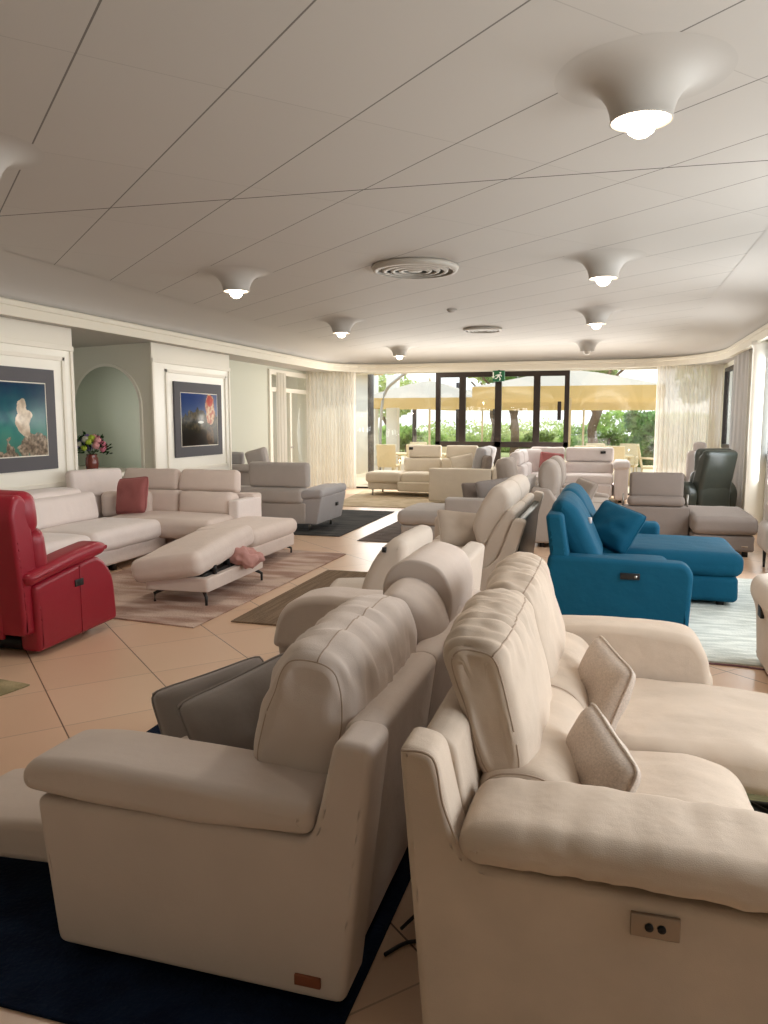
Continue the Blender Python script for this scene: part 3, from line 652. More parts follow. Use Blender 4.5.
Cc = thing('sofa', 'cream fabric sofa with split high back in the middle of the room', 'sofa', (-1.2, 7.3, 0))
obj('side_panel', prism(rounded([(-1.5, .06), (-.86, .06), (-.66, .76), (-.76, .78), (-.90, .40), (-1.1, .30), (-1.5, .30)], [.03, .03, .03, .03, .1, .1, .03], 5), 'y', 6.42, 6.56, r=.015), cream, Cc)
obj('side_panel', prism(rounded([(-1.5, .06), (-.86, .06), (-.66, .84), (-.76, .86), (-.90, .44), (-1.1, .30), (-1.5, .30)], [.03, .03, .03, .03, .1, .1, .03], 5), 'y', 8.22, 8.3, r=.015), cream, Cc)
obj('back_frame', prism(rounded([(-.86, .1), (-.76, .1), (-.70, .74), (-.76, .76)], .02), 'y', 6.55, 8.22, r=.01), greenl, Cc, label='rear face of the backrest, its shade painted in dark')  # dark colour stands in for the shade on the cream sofa's rear face
obj('seat_base', bx(-1.6, -.86, 6.55, 8.2, .08, .3, b=.02), cream, Cc)
bs = [(-1.62, .30), (-1.62, .44), (-1.2, .45), (-1.08, .44), (-1.0, .52), (-.93, .68), (-.83, .83), (-.76, .83), (-.77, .76), (-.86, .5), (-.96, .33), (-1.1, .28)]
for y0, y1 in ((6.47, 7.3), (7.32, 8.18)):
    obj('seat_and_back_cushion', prism(bs, 'y', y0, y1, r=.03, seg=5, mid=6, smooth_pts=True, puff=.01, wr=(.006, 6, 6, 6), seed=y0), cream, Cc)
hh = [(-1.1, .60), (-1.12, .70), (-1.06, .86), (-.98, 1.0), (-.90, 1.035), (-.83, 1.0), (-.80, .90), (-.84, .78), (-.92, .62), (-1.0, .52), (-1.07, .53)]
for y0, y1 in ((6.52, 7.3), (7.33, 8.15)):
    obj('headrest_cushion', prism(hh, 'y', y0, y1, r=.05, seg=6, mid=6, smooth_pts=True, puff=.01, wr=(.005, 6, 6, 6), seed=y0 + 1), cream, Cc)
cush('arm', -1.8, -1.05, 8.0, 8.22, .28, .585, cream, Cc, r=.07, puff=(0, .01, .01))
for x, y in ((-1.45, 6.5), (-.95, 6.5), (-1.45, 8.2), (-.95, 8.2)): obj('foot', bx(x - .025, x + .025, y - .025, y + .025, 0, .08), black, Cc)
pillow('throw_pillow', .48, .36, .16, (-1.3, 6.95, .60), (R(-30), R(8), R(40)), cream, 'crumpled cream throw pillow on the cream split-back sofa', seed=6)

# ------------------------------------------------------------ teal sofa (faces right)
K = thing('sofa', 'teal blue velvet corner sofa with chaise on the right', 'sofa', (.3, 7.0, 0))
obj('side_panel', prism(rounded([(-.36, .03), (.6, .03), (.62, .50), (.56, .57), (-.44, .60), (-.46, .4)], [.03, .03, .08, .07, .05, .03], 6), 'y', 6.0, 6.2, r=.04, seg=5), teal, K)
obj('back_frame', prism(rounded([(-.36, .05), (-.2, .05), (-.34, .93), (-.47, .93)], [.03, .03, .04, .04], 5), 'y', 6.02, 8.5, r=.03), teal, K)
obj('seat_base', bx(-.28, .55, 6.2, 8.3, .06, .3, b=.02), teal, K)
cush('seat_cushion', -.2, .50, 6.2, 6.95, .28, .47, teal, K, r=.07)
cush('chaise_cushion', -.2, 1.12, 6.98, 8.05, .28, .50, teal, K, r=.09, puff=(0, 0, .02))
cush('chaise_base', -.2, 1.08, 7.0, 8.02, .05, .29, teal, K, r=.05, puff=(0, 0, 0))
cush('arm', -.3, .5, 8.08, 8.3, .05, .61, teal, K, r=.06, puff=(0, .01, 0))
for k, (y0, y1) in enumerate(((6.2, 7.1), (7.15, 8.1))):
    cb = [(-.14, .46), (-.20, .46), (-.36, .70), (-.43, .9), (-.40, 1.0), (-.33, 1.02), (-.24, .94), (-.14, .74), (-.06, .55), (-.07, .47)]
    q = obj('back_cushion', prism(cb, 'y', y0, y1, r=.08, seg=6, mid=8, smooth_pts=True, puff=.015, wr=(.01, 5, 5, 5), seed=30 + k), teal, K)
obj('fabric_tag', bx(-.16, -.13, 6.5, 6.53, .80, .85), whitef, q)
sp_ = obj('switch_plate', bx(.1, .24, 5.985, 6.004, .43, .48, b=.003), black, K); obj('button', bx(.2, .22, 5.98, 5.986, .445, .465), steel, sp_)
for x, y in ((-.3, 6.1), (.5, 6.1), (.95, 7.1), (.95, 7.9), (-.3, 8.2)): obj('foot', bx(x - .03, x + .03, y - .03, y + .03, .013, .06), black, K)
pillow('throw_pillow', .48, .42, .2, (.05, 7.12, .65), (R(-30), R(14), R(-38)), teal, 'teal velvet throw pillow leaning on the blue sofa', seed=9)

K.scale = (1, 1, .945)
# ------------------------------------------------------------ taupe sofa with chaise (seen from behind, right)
Lx = thing('sofa', 'taupe sofa with chaise behind the blue sofa', 'sofa', (.9, 10.2, 0))
obj('back_frame', prism(rounded([(10.02, .06), (10.35, .06), (10.3, .56), (10.02, .56)], .02), 'x', .05, .95, r=.02), taupe, Lx)
cush('chaise_base', .96, 1.64, 9.7, 10.9, .07, .27, taupe, Lx, r=.03, puff=(0, 0, 0))
cush('chaise_cushion', .95, 1.67, 9.66, 10.92, .28, .50, taupe, Lx, r=.07)
cush('seat_cushion', .1, .93, 10.36, 11.0, .26, .45, taupe, Lx, r=.06)
cush('headrest', .24, .88, 10.1, 10.26, .67, 1.0, taupe, Lx, r=.04, rot=(R(-6), 0, 0), puff=(0, .02, 0))
cush('bolster', .22, .9, 10.02, 10.24, .56, .70, taupe, Lx, r=.065, puff=(0, .01, 0))
for x, y in ((.12, 10.1), (1.02, 9.78), (1.55, 9.78), (1.55, 10.8)): obj('foot', bx(x - .03, x + .03, y - .03, y + .03, 0, .08), black, Lx)
for s in (.17, .93): obj('headrest_bracket', tube([(s, 10.15, .5), (s, 10.15, .72)], .012), steel, Lx)
obj('fabric_tag', bx(1.5, 1.57, 9.695, 9.702, .13, .145), seamm, Lx)

Lx.scale = (1, 1, .95)
# ------------------------------------------------------------ light taupe sofa with tall headrests beyond the blue sofa (faces right)
I = thing('sofa', 'light taupe sofa with two upright headrests left of the blue sofa', 'sofa', (-.4, 10.7, 0))
obj('side_panel', prism(rounded([(-.9, .06), (-.1, .06), (-.1, .5), (-.6, .55), (-.72, .74), (-.95, .76)], [.03, .03, .05, .05, .04, .05], 5), 'y', 9.75, 9.95, r=.03), taupel, I)
obj('back_frame', prism(rounded([(-.9, .06), (-.7, .06), (-.72, .72), (-.95, .74)], .03), 'y', 9.9, 11.8, r=.02), taupel, I)
cush('seat_cushion', -.7, .0, 9.95, 11.0, .26, .46, taupel, I); cush('seat_cushion', -.7, .0, 11.02, 11.8, .26, .46, taupel, I)
for y0 in (9.85, 10.95):
    obj('headrest', prism([(-.78, .62), (-.86, .80), (-.86, .98), (-.80, 1.07), (-.71, 1.07), (-.64, .98), (-.62, .80), (-.66, .66)], 'y', y0, y0 + .64, r=.06, seg=6, mid=4, smooth_pts=True, puff=.01), taupel, I)
obj('arm', prism(rounded([(-.9, .06), (.0, .06), (.0, .5), (-.9, .6)], .05), 'y', 11.8, 12.0, r=.03), taupel, I)
for x, y in ((-.8, 9.85), (-.2, 9.85), (-.8, 11.9), (-.1, 11.9)): obj('foot', bx(x - .03, x + .03, y - .03, y + .03, 0, .07), black, I)
pillow('throw_pillow', .45, .36, .13, (-.33, 10.3, .66), (R(-22), R(8), R(-55)), taupel, 'light taupe throw pillow on the sofa behind the blue one', seed=11)

# ------------------------------------------------------------ small grey chaise sofa with dark pillows
J = thing('sofa', 'small grey chaise sofa with low arm, left of the taupe headrests', 'sofa', (-2.0, 10.2, 0))
cush('chaise_base', -2.6, -2.02, 9.62, 10.6, .06, .24, greyf, J, r=.03, puff=(0, 0, 0))
cush('chaise_cushion', -2.65, -2.0, 9.58, 10.65, .25, .43, greyf, J, r=.07)
cush('arm', -2.02, -1.2, 9.6, 9.78, .06, .61, greyf, J, r=.03, puff=(0, 0, 0))
cush('seat_cushion', -2.0, -1.2, 9.8, 11.6, .25, .45, greyf, J, r=.06)
obj('back_frame', prism(rounded([(-1.25, .06), (-1.08, .06), (-1.05, .8), (-1.16, .8)], .03), 'y', 9.6, 11.6, r=.02), greyf, J)
for x, y in ((-2.5, 9.72), (-1.3, 9.7), (-2.5, 10.5), (-1.3, 11.4)): obj('foot', bx(x - .03, x + .03, y - .03, y + .03, 0.013, .07), steel, J)
pillow('throw_pillow', .50, .36, .15, (-1.42, 9.98, .66), (R(-12), R(-8), R(20)), greyp, 'grey brown throw pillow leaning over the low grey arm', seed=12)
pillow('throw_pillow', .36, .32, .13, (-1.72, 10.18, .62), (R(-25), 0, R(30)), taupe, 'dark taupe throw pillow half hidden behind the grey brown one', seed=13)

# ------------------------------------------------------------ big pale corner sofa on the left, rose pillow, ottoman
D = thing('corner_sofa', 'large pale rose-beige corner sofa along the left wall', 'sofa', (-5.2, 7.6, 0))
# left run faces right
cush('base', -6.1, -5.0, 5.5, 7.9, .08, .26, roseb, D, r=.03, puff=(0, 0, 0))
cush('seat_cushion', -5.75, -4.94, 5.4, 6.5, .25, .46, roseb, D, r=.07, puff=(0, 0, .025)); cush('seat_cushion', -5.75, -4.94, 6.52, 7.75, .25, .46, roseb, D, r=.07, puff=(0, 0, .025))
cush('back_cushion', -6.02, -5.72, 5.4, 6.5, .42, .76, roseb, D, r=.07, rot=(0, R(-10), 0), puff=(.02, 0, 0)); cush('back_cushion', -6.02, -5.72, 6.52, 7.65, .42, .76, roseb, D, r=.07, rot=(0, R(-10), 0), puff=(.02, 0, 0))
cush('headrest', -6.25, -5.86, 5.45, 6.5, .72, .84, roseb, D, r=.05); cush('headrest', -6.25, -5.82, 6.56, 7.5, .71, .82, roseb, D, r=.05)
cush('headrest', -6.16, -6.02, 7.72, 8.45, .66, 1.0, roseb, D, r=.05, rot=(0, R(-8), R(-20)), puff=(.02, 0, 0))
cush('back_frame', -6.32, -6.05, 5.4, 8.9, .08, .70, roseb, D, r=.04, puff=(0, 0, 0))
# corner and far run faces the camera
cush('corner_back_cushion', -6.05, -5.45, 8.12, 8.36, .42, .72, rosed, D, r=.06, rot=(0, 0, R(32)), puff=(0, .02, 0))
cush('base', -5.92, -4.42, 8.0, 8.85, .08, .26, rosed, D, r=.03, puff=(0, 0, 0))
cush('seat_cushion', -5.72, -4.32, 7.72, 8.5, .25, .46, rosed, D, r=.07, puff=(0, 0, .025))
cush('back_cushion', -5.72, -5.14, 8.4, 8.66, .42, .72, rosed, D, r=.06, rot=(R(-8), 0, 0), puff=(0, .03, 0)); cush('back_cushion', -5.12, -4.40, 8.36, 8.64, .42, .72, rosed, D, r=.07, rot=(R(-8), 0, 0), puff=(0, .04, 0))
for x0, x1 in ((-6.07, -5.26), (-5.24, -4.42)):
    cush('headrest', x0, x1, 8.6, 8.74, .70, .98, rosed, D, r=.05, rot=(R(-14), 0, 0), puff=(0, .015, 0), warp=lambda p: (p.x * (1 - .25 * p.z), p.y, p.z))
cush('back_frame', -6.3, -4.27, 8.74, 8.98, .08, .68, rosed, D, r=.03, puff=(0, 0, 0))
cush('arm', -4.40, -4.26, 8.3, 8.95, .1, .64, roseb, D, r=.03, puff=(0, 0, 0))
cush('chaise_base', -4.28, -3.62, 7.36, 8.5, .1, .26, rosed, D, r=.03, puff=(0, 0, 0)); cush('chaise_cushion', -4.32, -3.58, 7.32, 8.54, .25, .43, rosed, D, r=.08, puff=(0, 0, .02))
def bent_leg(parent, x, y, dx, dy, z=0.013, h=.12):
    obj('leg', tube([(x, y, h), (x + dx * .3, y + dy * .3, h - .015), (x + dx, y + dy, h - .05), (x + dx, y + dy, z)], [.02, .018, .014, .012]), black, parent)
for q in ((-3.76, 7.5, .1, -.08), (-3.76, 8.4, .1, .08), (-4.2, 7.5, -.05, -.08)): bent_leg(D, *q, z=0)
for x, y in ((-5.1, 5.6), (-5.1, 7.0), (-6.2, 5.6), (-6.2, 8.6), (-4.5, 8.8)): obj('leg', bx(x - .03, x + .03, y - .03, y + .03, 0.0, .1), black, D)
rp_ = pillow('throw_pillow', .52, .44, .15, (-5.5, 7.98, .70), (R(-14), R(-6), R(-14)), rosevelvet, 'dusty rose velvet throw pillow on the corner sofa', flange=.008, seed=14)

O = thing('ottoman', 'beige storage ottoman with tilted lid cushion on black bent legs', 'ottoman', (-3.55, 6.2, 0))
obj('box', prism(rounded([(-3.86, 5.74), (-3.27, 5.78), (-3.30, 6.95), (-3.9, 6.95)], .03), 'z', .13, .25, r=.01), rosed, O)
obj('lid_gap_dark', prism(rounded([(-3.8, 5.82), (-3.33, 5.85), (-3.36, 6.9), (-3.84, 6.9)], .03), 'z', .24, .275, r=.005), black, O)  # black slab paints in the darkness of the gap under the lid
def wp(p): return p
bm = soft(.68, 1.22, .2, .075, (0, 0, .02), 8, (.007, 5, 5, 5), 41)
bm.transform(Matrix.Translation((-3.66, 6.28, .385)) @ Matrix.Rotation(R(2), 4, 'Z') @ Matrix.Rotation(R(-9), 4, 'Y') @ Matrix.Rotation(R(5), 4, 'X')); obj('lid_cushion', bm, rosed, O)
obj('hinge', boxes([(-3.36, -3.31, 5.98, 6.02, .25, .33), (-3.40, -3.34, 6.3, 6.32, .25, .33)]), blackm, O)
for q in ((-3.72, 5.86, -.1, -.04), (-3.36, 5.86, .06, -.06), (-3.38, 6.86, .08, .04), (-3.8, 6.86, -.08, .05)): bent_leg(O, *q, h=.135)
bm = soft(.26, .30, .11, .05, (0, 0, .02), 10, None, 1); displace(bm, .04, (14, 9, 14), 3); bm.transform(Matrix.Translation((-3.28, 6.52, .315)) @ Matrix.Rotation(R(24), 4, 'Y'))
tag(recentre(obj('throw_cloth', bm, clothpink)), 'crumpled pink cloth spilling out of the open ottoman', 'cloth')

# ------------------------------------------------------------ red recliner (faces away)
E_ = thing('recliner', 'red leather recliner armchair at the left edge', 'armchair', (-4.2, 4.7, 0))
side = rounded([(4.29, .03), (5.15, .06), (5.12, .42), (5.0, .56), (4.9, .60), (4.27, .50)], [.03, .04, .15, .08, .1, .04], 6)
for x0 in (-3.93, -4.93):
    s_ = obj('side_panel', prism(side, 'x', x0, x0 + .17, r=.035, seg=5), redl, E_)
    pad = rounded([(4.22, .50), (4.20, .58), (4.6, .66), (4.95, .70), (5.05, .66), (5.0, .60), (4.6, .56)], [.04, .05, .1, .06, .04, .04, .1], 6)
    obj('arm_pad', prism(pad, 'x', x0 - .01, x0 + .19, r=.045, seg=6, mid=4, puff=.003), redl, E_)
obj('switch_plate', bx(-3.762, -3.752, 4.66, 4.75, .41, .46, b=.002), black, E_)
seam(E_, [(-3.758, 4.72, .57), (-3.758, 4.72, .05)], redl, .003)
obj('base', bx(-4.60, -3.94, 4.4, 5.1, .1, .36, b=.02), redl, E_)
obj('base_frame', bx(-4.55, -3.96, 4.35, 5.05, .02, .1), black, E_)
bkr = rounded([(4.20, .16), (4.36, .16), (4.36, .6), (4.30, 1.0), (4.27, 1.1), (4.18, 1.12), (4.13, 1.0), (4.18, .5)], [.02, .02, .2, .05, .05, .05, .1, .1], 6)
obj('back_shell', prism(bkr, 'x', -4.75, -3.80, r=.03, seg=5), redl, E_)
obj('back_skirt', bx(-4.6, -3.98, 4.19, 4.22, .13, .34, b=.008), redl, E_)
cush('back_cushion', -4.72, -3.79, 4.3, 4.46, .5, .88, redl, E_, r=.08, rot=(R(5), 0, 0), puff=(.015, .02, 0)); cush('headrest', -4.74, -3.80, 4.22, 4.40, .82, 1.13, redl, E_, r=.08, rot=(R(5), 0, 0), puff=(.008, .02, 0))
cush('seat_cushion', -4.6, -3.94, 4.45, 5.15, .34, .5, redl, E_, r=.06)

E_.location = (-4.1, 4.62, 0)
# ------------------------------------------------------------ grey sofa on the charcoal rug (faces away), second grey sofa behind it
F = thing('sofa', 'warm grey sofa on steel legs standing on the charcoal rug, seen from behind', 'sofa', (-4.6, 10.6, 0))
obj('back_frame', prism(rounded([(10.15, .12), (10.45, .12), (10.45, .42), (10.12, .42)], .02), 'x', -5.5, -4.15, r=.02), greyf, F)
cush('back_cushion', -5.5, -4.18, 10.08, 10.38, .41, .64, greyf, F, r=.06, puff=(0, .01, 0))
cush('headrest', -5.03, -4.1, 10.12, 10.26, .64, 1.0, greyf, F, r=.05, rot=(R(4), 0, 0), puff=(0, .02, 0))
arm = rounded([(-4.2, .12), (-3.98, .12), (-3.9, .52), (-4.22, .54)], .02)
obj('arm', prism(arm, 'y', 10.15, 11.2, r=.02), greyc, F)
cush('arm_pad', -4.28, -3.88, 10.1, 11.2, .50, .62, greyc, F, r=.05, rot=(R(1), R(-4), 0), puff=(0, 0, .01))
cush('seat_cushion', -5.5, -4.2, 10.4, 11.25, .3, .46, greyf, F)
obj('switch', bx(-3.925, -3.905, 10.78, 10.86, .33, .38, b=.002), black, F)
for x, y in ((-4.15, 10.3), (-5.4, 10.3), (-4.1, 11.05), (-5.4, 11.1)): obj('leg', tube([(x, y, .013), (x, y, .125)], .018), steel, F)
F2 = thing('sofa', 'grey sofa with slanted back beyond the corner sofa by the pier', 'sofa', (-6.4, 12.5, 0))
cush('back_frame', -6.95, -5.5, 12.5, 12.75, .1, .70, greyf, F2, r=.03, puff=(0, 0, 0)); cush('seat_cushion', -6.8, -5.6, 12.72, 13.5, .25, .45, greyf, F2)
cush('back_cushion', -6.95, -5.6, 12.42, 12.7, .68, .80, greyf, F2, r=.05, puff=(0, 0, .01))
cush('headrest', -6.3, -5.92, 12.62, 12.82, .7, 1.08, greyf, F2, r=.05, rot=(R(6), R(-14), 0), puff=(0, .02, 0)); cush('headrest', -7.0, -6.45, 12.75, 12.9, .78, 1.02, greyc, F2, r=.05, puff=(0, .01, 0))
for x, y in ((-6.8, 12.6), (-5.7, 12.6), (-6.7, 13.4), (-5.7, 13.4)): obj('leg', tube([(x, y, 0), (x, y, .12)], .02), steel, F2)
cv_ = bmesh.new()
for k in range(13): 
    z = .82 + k * .048
    for (r0, z0) in ((.045, z), ): add_tube(cv_, [(-6.62, 12.52, z0), (-6.62, 12.52, z0 + .02), (-6.62, 12.52, z0 + .03), (-6.62, 12.52, z0 + .048)], [.05, .05, .03, .03], 14)
st = thing('floor_stand', 'slim black ribbed stand beside the second pier', 'stand', (-6.68, 12.42, 0)); ORG[st.name] = Matrix.Translation((-6.62, 12.52, 0)).inverted()
obj('ribbed_stem', cv_, black, st); obj('pole', tube([(-6.62, 12.52, .02), (-6.62, 12.52, .83)], .015), black, st); obj('base', lathe([(.001, 0), (.1, 0), (.1, .015), (.001, .02)], 24, (-6.62, 12.52, 0)), black, st)

# ------------------------------------------------------------ far beige corner sofa
G = thing('corner_sofa', 'far beige corner sofa in front of the left glass pane', 'sofa', (-3.8, 15.5, 0))
cush('seat_base', -4.95, -2.8, 15.6, 16.6, .14, .3, ecru, G, r=.03, puff=(0, 0, 0))
cush('chaise_cushion', -4.98, -4.2, 15.5, 16.2, .3, .5, ecru, G, r=.06); cush('seat_cushion', -4.2, -3.4, 15.5, 16.2, .3, .5, ecru, G, r=.06)
cush('footrest', -4.25, -3.35, 15.42, 15.55, .12, .32, ecru, G, r=.03, puff=(0, 0, 0))
for x0, x1 in ((-4.32, -3.5), (-3.48, -2.7)):
    cush('back_cushion', x0, x1, 16.2, 16.45, .48, .78, ecru, G, r=.04, puff=(0, .02, 0)); cush('headrest', x0 + .08, x1 - .02, 16.3, 16.45, .78, 1.06, ecru, G, r=.04, rot=(R(-5), 0, 0), puff=(0, .015, 0))
obj('fabric_tag', bx(-4.2, -4.12, 16.2, 16.25, .96, 1.02), black, G)
cush('near_arm', -3.34, -2.14, 14.4, 14.62, .05, .68, ecru, G, r=.03, puff=(0, 0, 0))
obj('back_frame', prism(rounded([(14.4, .05), (16.0, .05), (16.0, .84), (15.0, .84), (14.4, .68)], .04), 'x', -2.12, -1.95, r=.03), ecru, G)
cush('seat_cushion', -3.2, -2.4, 14.65, 16.2, .28, .48, ecru, G)
for y0 in (14.9, 15.7): cush('headrest', -2.56, -2.36, y0, y0 + .7, .6, 1.06, greyc, G, r=.06, rot=(0, R(14), 0), puff=(.02, 0, 0))
for x, y in ((-4.85, 15.65), (-3.5, 15.6), (-4.85, 16.4), (-2.2, 14.5)): obj('leg', tube([(x, y, .013), (x, y, .15)], .02), steel, G)
pillow('throw_pillow', .5, .34, .14, (-2.85, 15.3, .74), (R(-18), R(-10), R(25)), ecru, 'ecru throw pillow on the far beige corner sofa', seed=15)
pillow('throw_pillow', .36, .3, .14, (-2.28, 14.75, .78), (R(-8), 0, R(-60)), taupe, 'dark taupe pillow beside the headrest of the far beige sofa', seed=16)

# ------------------------------------------------------------ far off-white corner sofa
Hh = thing('corner_sofa', 'far off-white corner sofa below the bronze window, black tag on its back', 'sofa', (-.8, 16.2, 0))
cush('base', -1.8, .1, 15.9, 16.8, .1, .3, whitef, Hh, r=.03, puff=(0, 0, 0))
for x0, x1 in ((-1.62, -.92), (-.9, .06)):
    cush('seat_cushion', x0, x1, 15.5, 16.3, .34, .52, whitef, Hh, r=.06); cush('back_cushion', x0, x1, 16.3, 16.55, .5, .74, whitef, Hh, r=.05, puff=(0, .03, 0)); cush('headrest', x0, x1, 16.42, 16.6, .74, 1.04, whitef, Hh, r=.05, rot=(R(-5), 0, 0), puff=(0, .02, 0))
    cush('footrest', x0 + .02, x1 - .02, 15.42, 15.56, .1, .36, whitef, Hh, r=.04, puff=(0, .01, 0))
cush('arm', .08, .34, 15.45, 16.5, .06, .72, whitef, Hh, r=.06, puff=(0, 0, .02)); cush('arm_pad', .05, .37, 15.4, 16.4, .66, .8, whitef, Hh, r=.06)
obj('fabric_tag', bx(-.2, -.1, 16.36, 16.42, .92, .97), black, Hh)
for y0, y1 in ((14.4, 15.15), (15.2, 15.95)):
    cush('seat_cushion', -1.6, -.98, y0, y1, .32, .5, whitef, Hh, r=.06); cush('back_cushion', -1.76, -1.54, y0, y1, .48, .76, whitef, Hh, r=.06, puff=(.02, 0, 0)); cush('headrest', -1.8, -1.62, y0, y1, .74, 1.0, whitef, Hh, r=.06, rot=(0, R(-6), 0), puff=(.02, 0, 0))
cush('corner_back_cushion', -1.95, -1.35, 16.2, 16.45, .5, 1.0, whitef, Hh, r=.08, rot=(0, 0, R(35)), puff=(0, .03, 0))
cush('back_frame', -1.88, -1.74, 14.3, 16.6, .08, .78, whitef, Hh, r=.03, puff=(0, 0, 0))
for x, y in ((-1.7, 14.5), (.2, 15.6), (-1.2, 16.5), (.2, 16.4)): obj('foot', bx(x - .03, x + .03, y - .03, y + .03, 0.0, .1), black, Hh)
pillow('throw_pillow', .48, .36, .14, (-1.15, 15.95, .77), (R(-14), R(6), R(10)), rosevelvet, 'rose red throw pillow on the far off-white sofa', seed=17)
# two grey seat backs between the far sofas
Q = thing('armchair', 'grey armchair with rounded back in front of the far off-white sofa', 'armchair', (-1.45, 12.8, 0))
cush('seat_cushion', -1.5, -.98, 12.55, 13.2, .3, .48, taupe, Q, r=.06); cush('base', -1.55, -.95, 12.55, 13.2, .08, .3, taupe, Q, r=.03, puff=(0, 0, 0))
cush('back_cushion', -1.76, -1.5, 12.5, 13.2, .3, .98, taupel, Q, r=.1, rot=(0, R(-8), 0), puff=(.02, 0, 0)); cush('arm', -1.5, -.95, 12.4, 12.56, .08, .62, taupel, Q, r=.07); cush('arm', -1.5, -.95, 13.18, 13.34, .08, .62, taupel, Q, r=.07)
for x, y in ((-1.5, 12.6), (-1.0, 12.6), (-1.5, 13.1), (-1.0, 13.1)): obj('foot', bx(x - .02, x + .02, y - .02, y + .02, 0, .09), black, Q)

# ------------------------------------------------------------ dark green recliner (faces away-left)
Mr = thing('recliner', 'dark green leather recliner beside the right window curtain', 'armchair', (1.32, 13.2, 0), R(214))
obj('back_shell', prism(rounded([(.24, .1), (.38, .12), (.48, .62), (.60, 1.1), (.50, 1.15), (.38, 1.08), (.2, .5)], [.03, .05, .1, .05, .05, .05, .1], 6), 'x', -.30, .30, r=.06, seg=5, puff=.01), greenl, Mr)
cush('headrest', -.3, .3, .26, .5, .78, 1.16, greenl, Mr, r=.08, puff=(0, .02, .01)); cush('back_cushion', -.28, .28, .14, .42, .46, .8, greenl, Mr, r=.08, rot=(R(-12), 0, 0), puff=(0, .02, 0))
for s in (-.38, .38):
    obj('side_panel', prism(rounded([(-.42, .06), (.38, .06), (.44, .5), (.3, .66), (-.36, .6), (-.44, .5)], [.05, .05, .1, .12, .1, .08], 6), 'x', s - .09, s + .09, r=.05, seg=5), greenl, Mr)
cush('seat_cushion', -.29, .29, -.42, .12, .3, .5, greenl, Mr, r=.07); obj('base', bx(-.3, .3, -.36, .3, .05, .3, b=.02), black, Mr); cush('back_skirt', -.3, .3, .3, .46, .1, .66, greenl, Mr, r=.06, puff=(0, .02, 0))
for x, y in ((-.3, -.3), (.3, -.3), (-.3, .3), (.3, .3)): obj('foot', bx(x - .03, x + .03, y - .03, y + .03, 0, .08), black, Mr)
# white chair behind it
Wc = thing('armchair', 'white armchair mostly hidden behind the dark green recliner', 'armchair', (1.2, 14.6, 0))
cush('back_cushion', 1.3, 1.82, 14.62, 14.8, .4, 1.05, whitef, Wc, r=.07); cush('seat_cushion', 1.2, 1.82, 14.0, 14.65, .3, .5, whitef, Wc, r=.06); cush('arm', 1.1, 1.26, 14.0, 14.7, .1, .66, taupel, Wc, r=.06); cush('headrest', 1.4, 1.62, 14.66, 14.78, .98, 1.2, whitef, Wc, r=.05)
for x, y in ((1.3, 14.1), (1.75, 14.1), (1.4, 14.7), (1.75, 14.7)): obj('foot', bx(x - .02, x + .02, y - .02, y + .02, 0, .3), black, Wc)

# ------------------------------------------------------------ right edge: cream armchair and grey armchair
Nn = thing('armchair', 'cream armchair with rounded arm cut by the right edge', 'armchair', (1.3, 5.0, 0))
armc = rounded([(.92, .04), (1.1, .04), (1.12, .6), (1.0, .64), (.88, .62), (.85, .52), (.90, .40)], [.02, .02, .06, .06, .07, .06, .1], 6)
obj('arm', prism(armc, 'y', 4.7, 5.5, r=.06, seg=5), cream, Nn)
obj('arm', prism([(2.9 - x, z) for x, z in armc], 'y', 4.7, 5.5, r=.06, seg=5), cream, Nn)
cush('seat_cushion', 1.1, 1.8, 4.75, 5.5, .3, .47, cream, Nn, r=.06); cush('back_cushion', 1.1, 1.8, 4.5, 4.75, .3, .9, cream, Nn, r=.08); cush('base', 1.05, 1.85, 4.6, 5.45, .06, .3, cream, Nn, r=.02, puff=(0, 0, 0))
obj('lever', bx(.868, .89, 5.1, 5.2, .4, .5, b=.004), black, Nn)
for x, y in ((1.0, 4.8), (1.9, 4.8), (1.0, 5.25), (1.9, 5.25)): obj('foot', bx(x - .02, x + .02, y - .02, y + .02, 0, .07), black, Nn)
Nn.scale = (1, 1, .96); Nn.location.x += .05
N2 = thing('armchair', 'small grey armchair on black legs at the right edge beyond the rug', 'armchair', (1.8, 8.9, 0))
cush('seat_cushion', 1.5, 2.02, 8.62, 9.25, .2, .52, greyf, N2, r=.09); cush('back_cushion', 1.56, 2.02, 8.9, 9.2, .46, .72, greyf, N2, r=.06)
for x, y in ((1.58, 8.72), (1.95, 8.72), (1.58, 9.15), (1.95, 9.15)): obj('leg', tube([(x, y, 0), (x, y, .22)], [.012, .02]), black, N2)

N2.location.x += .07
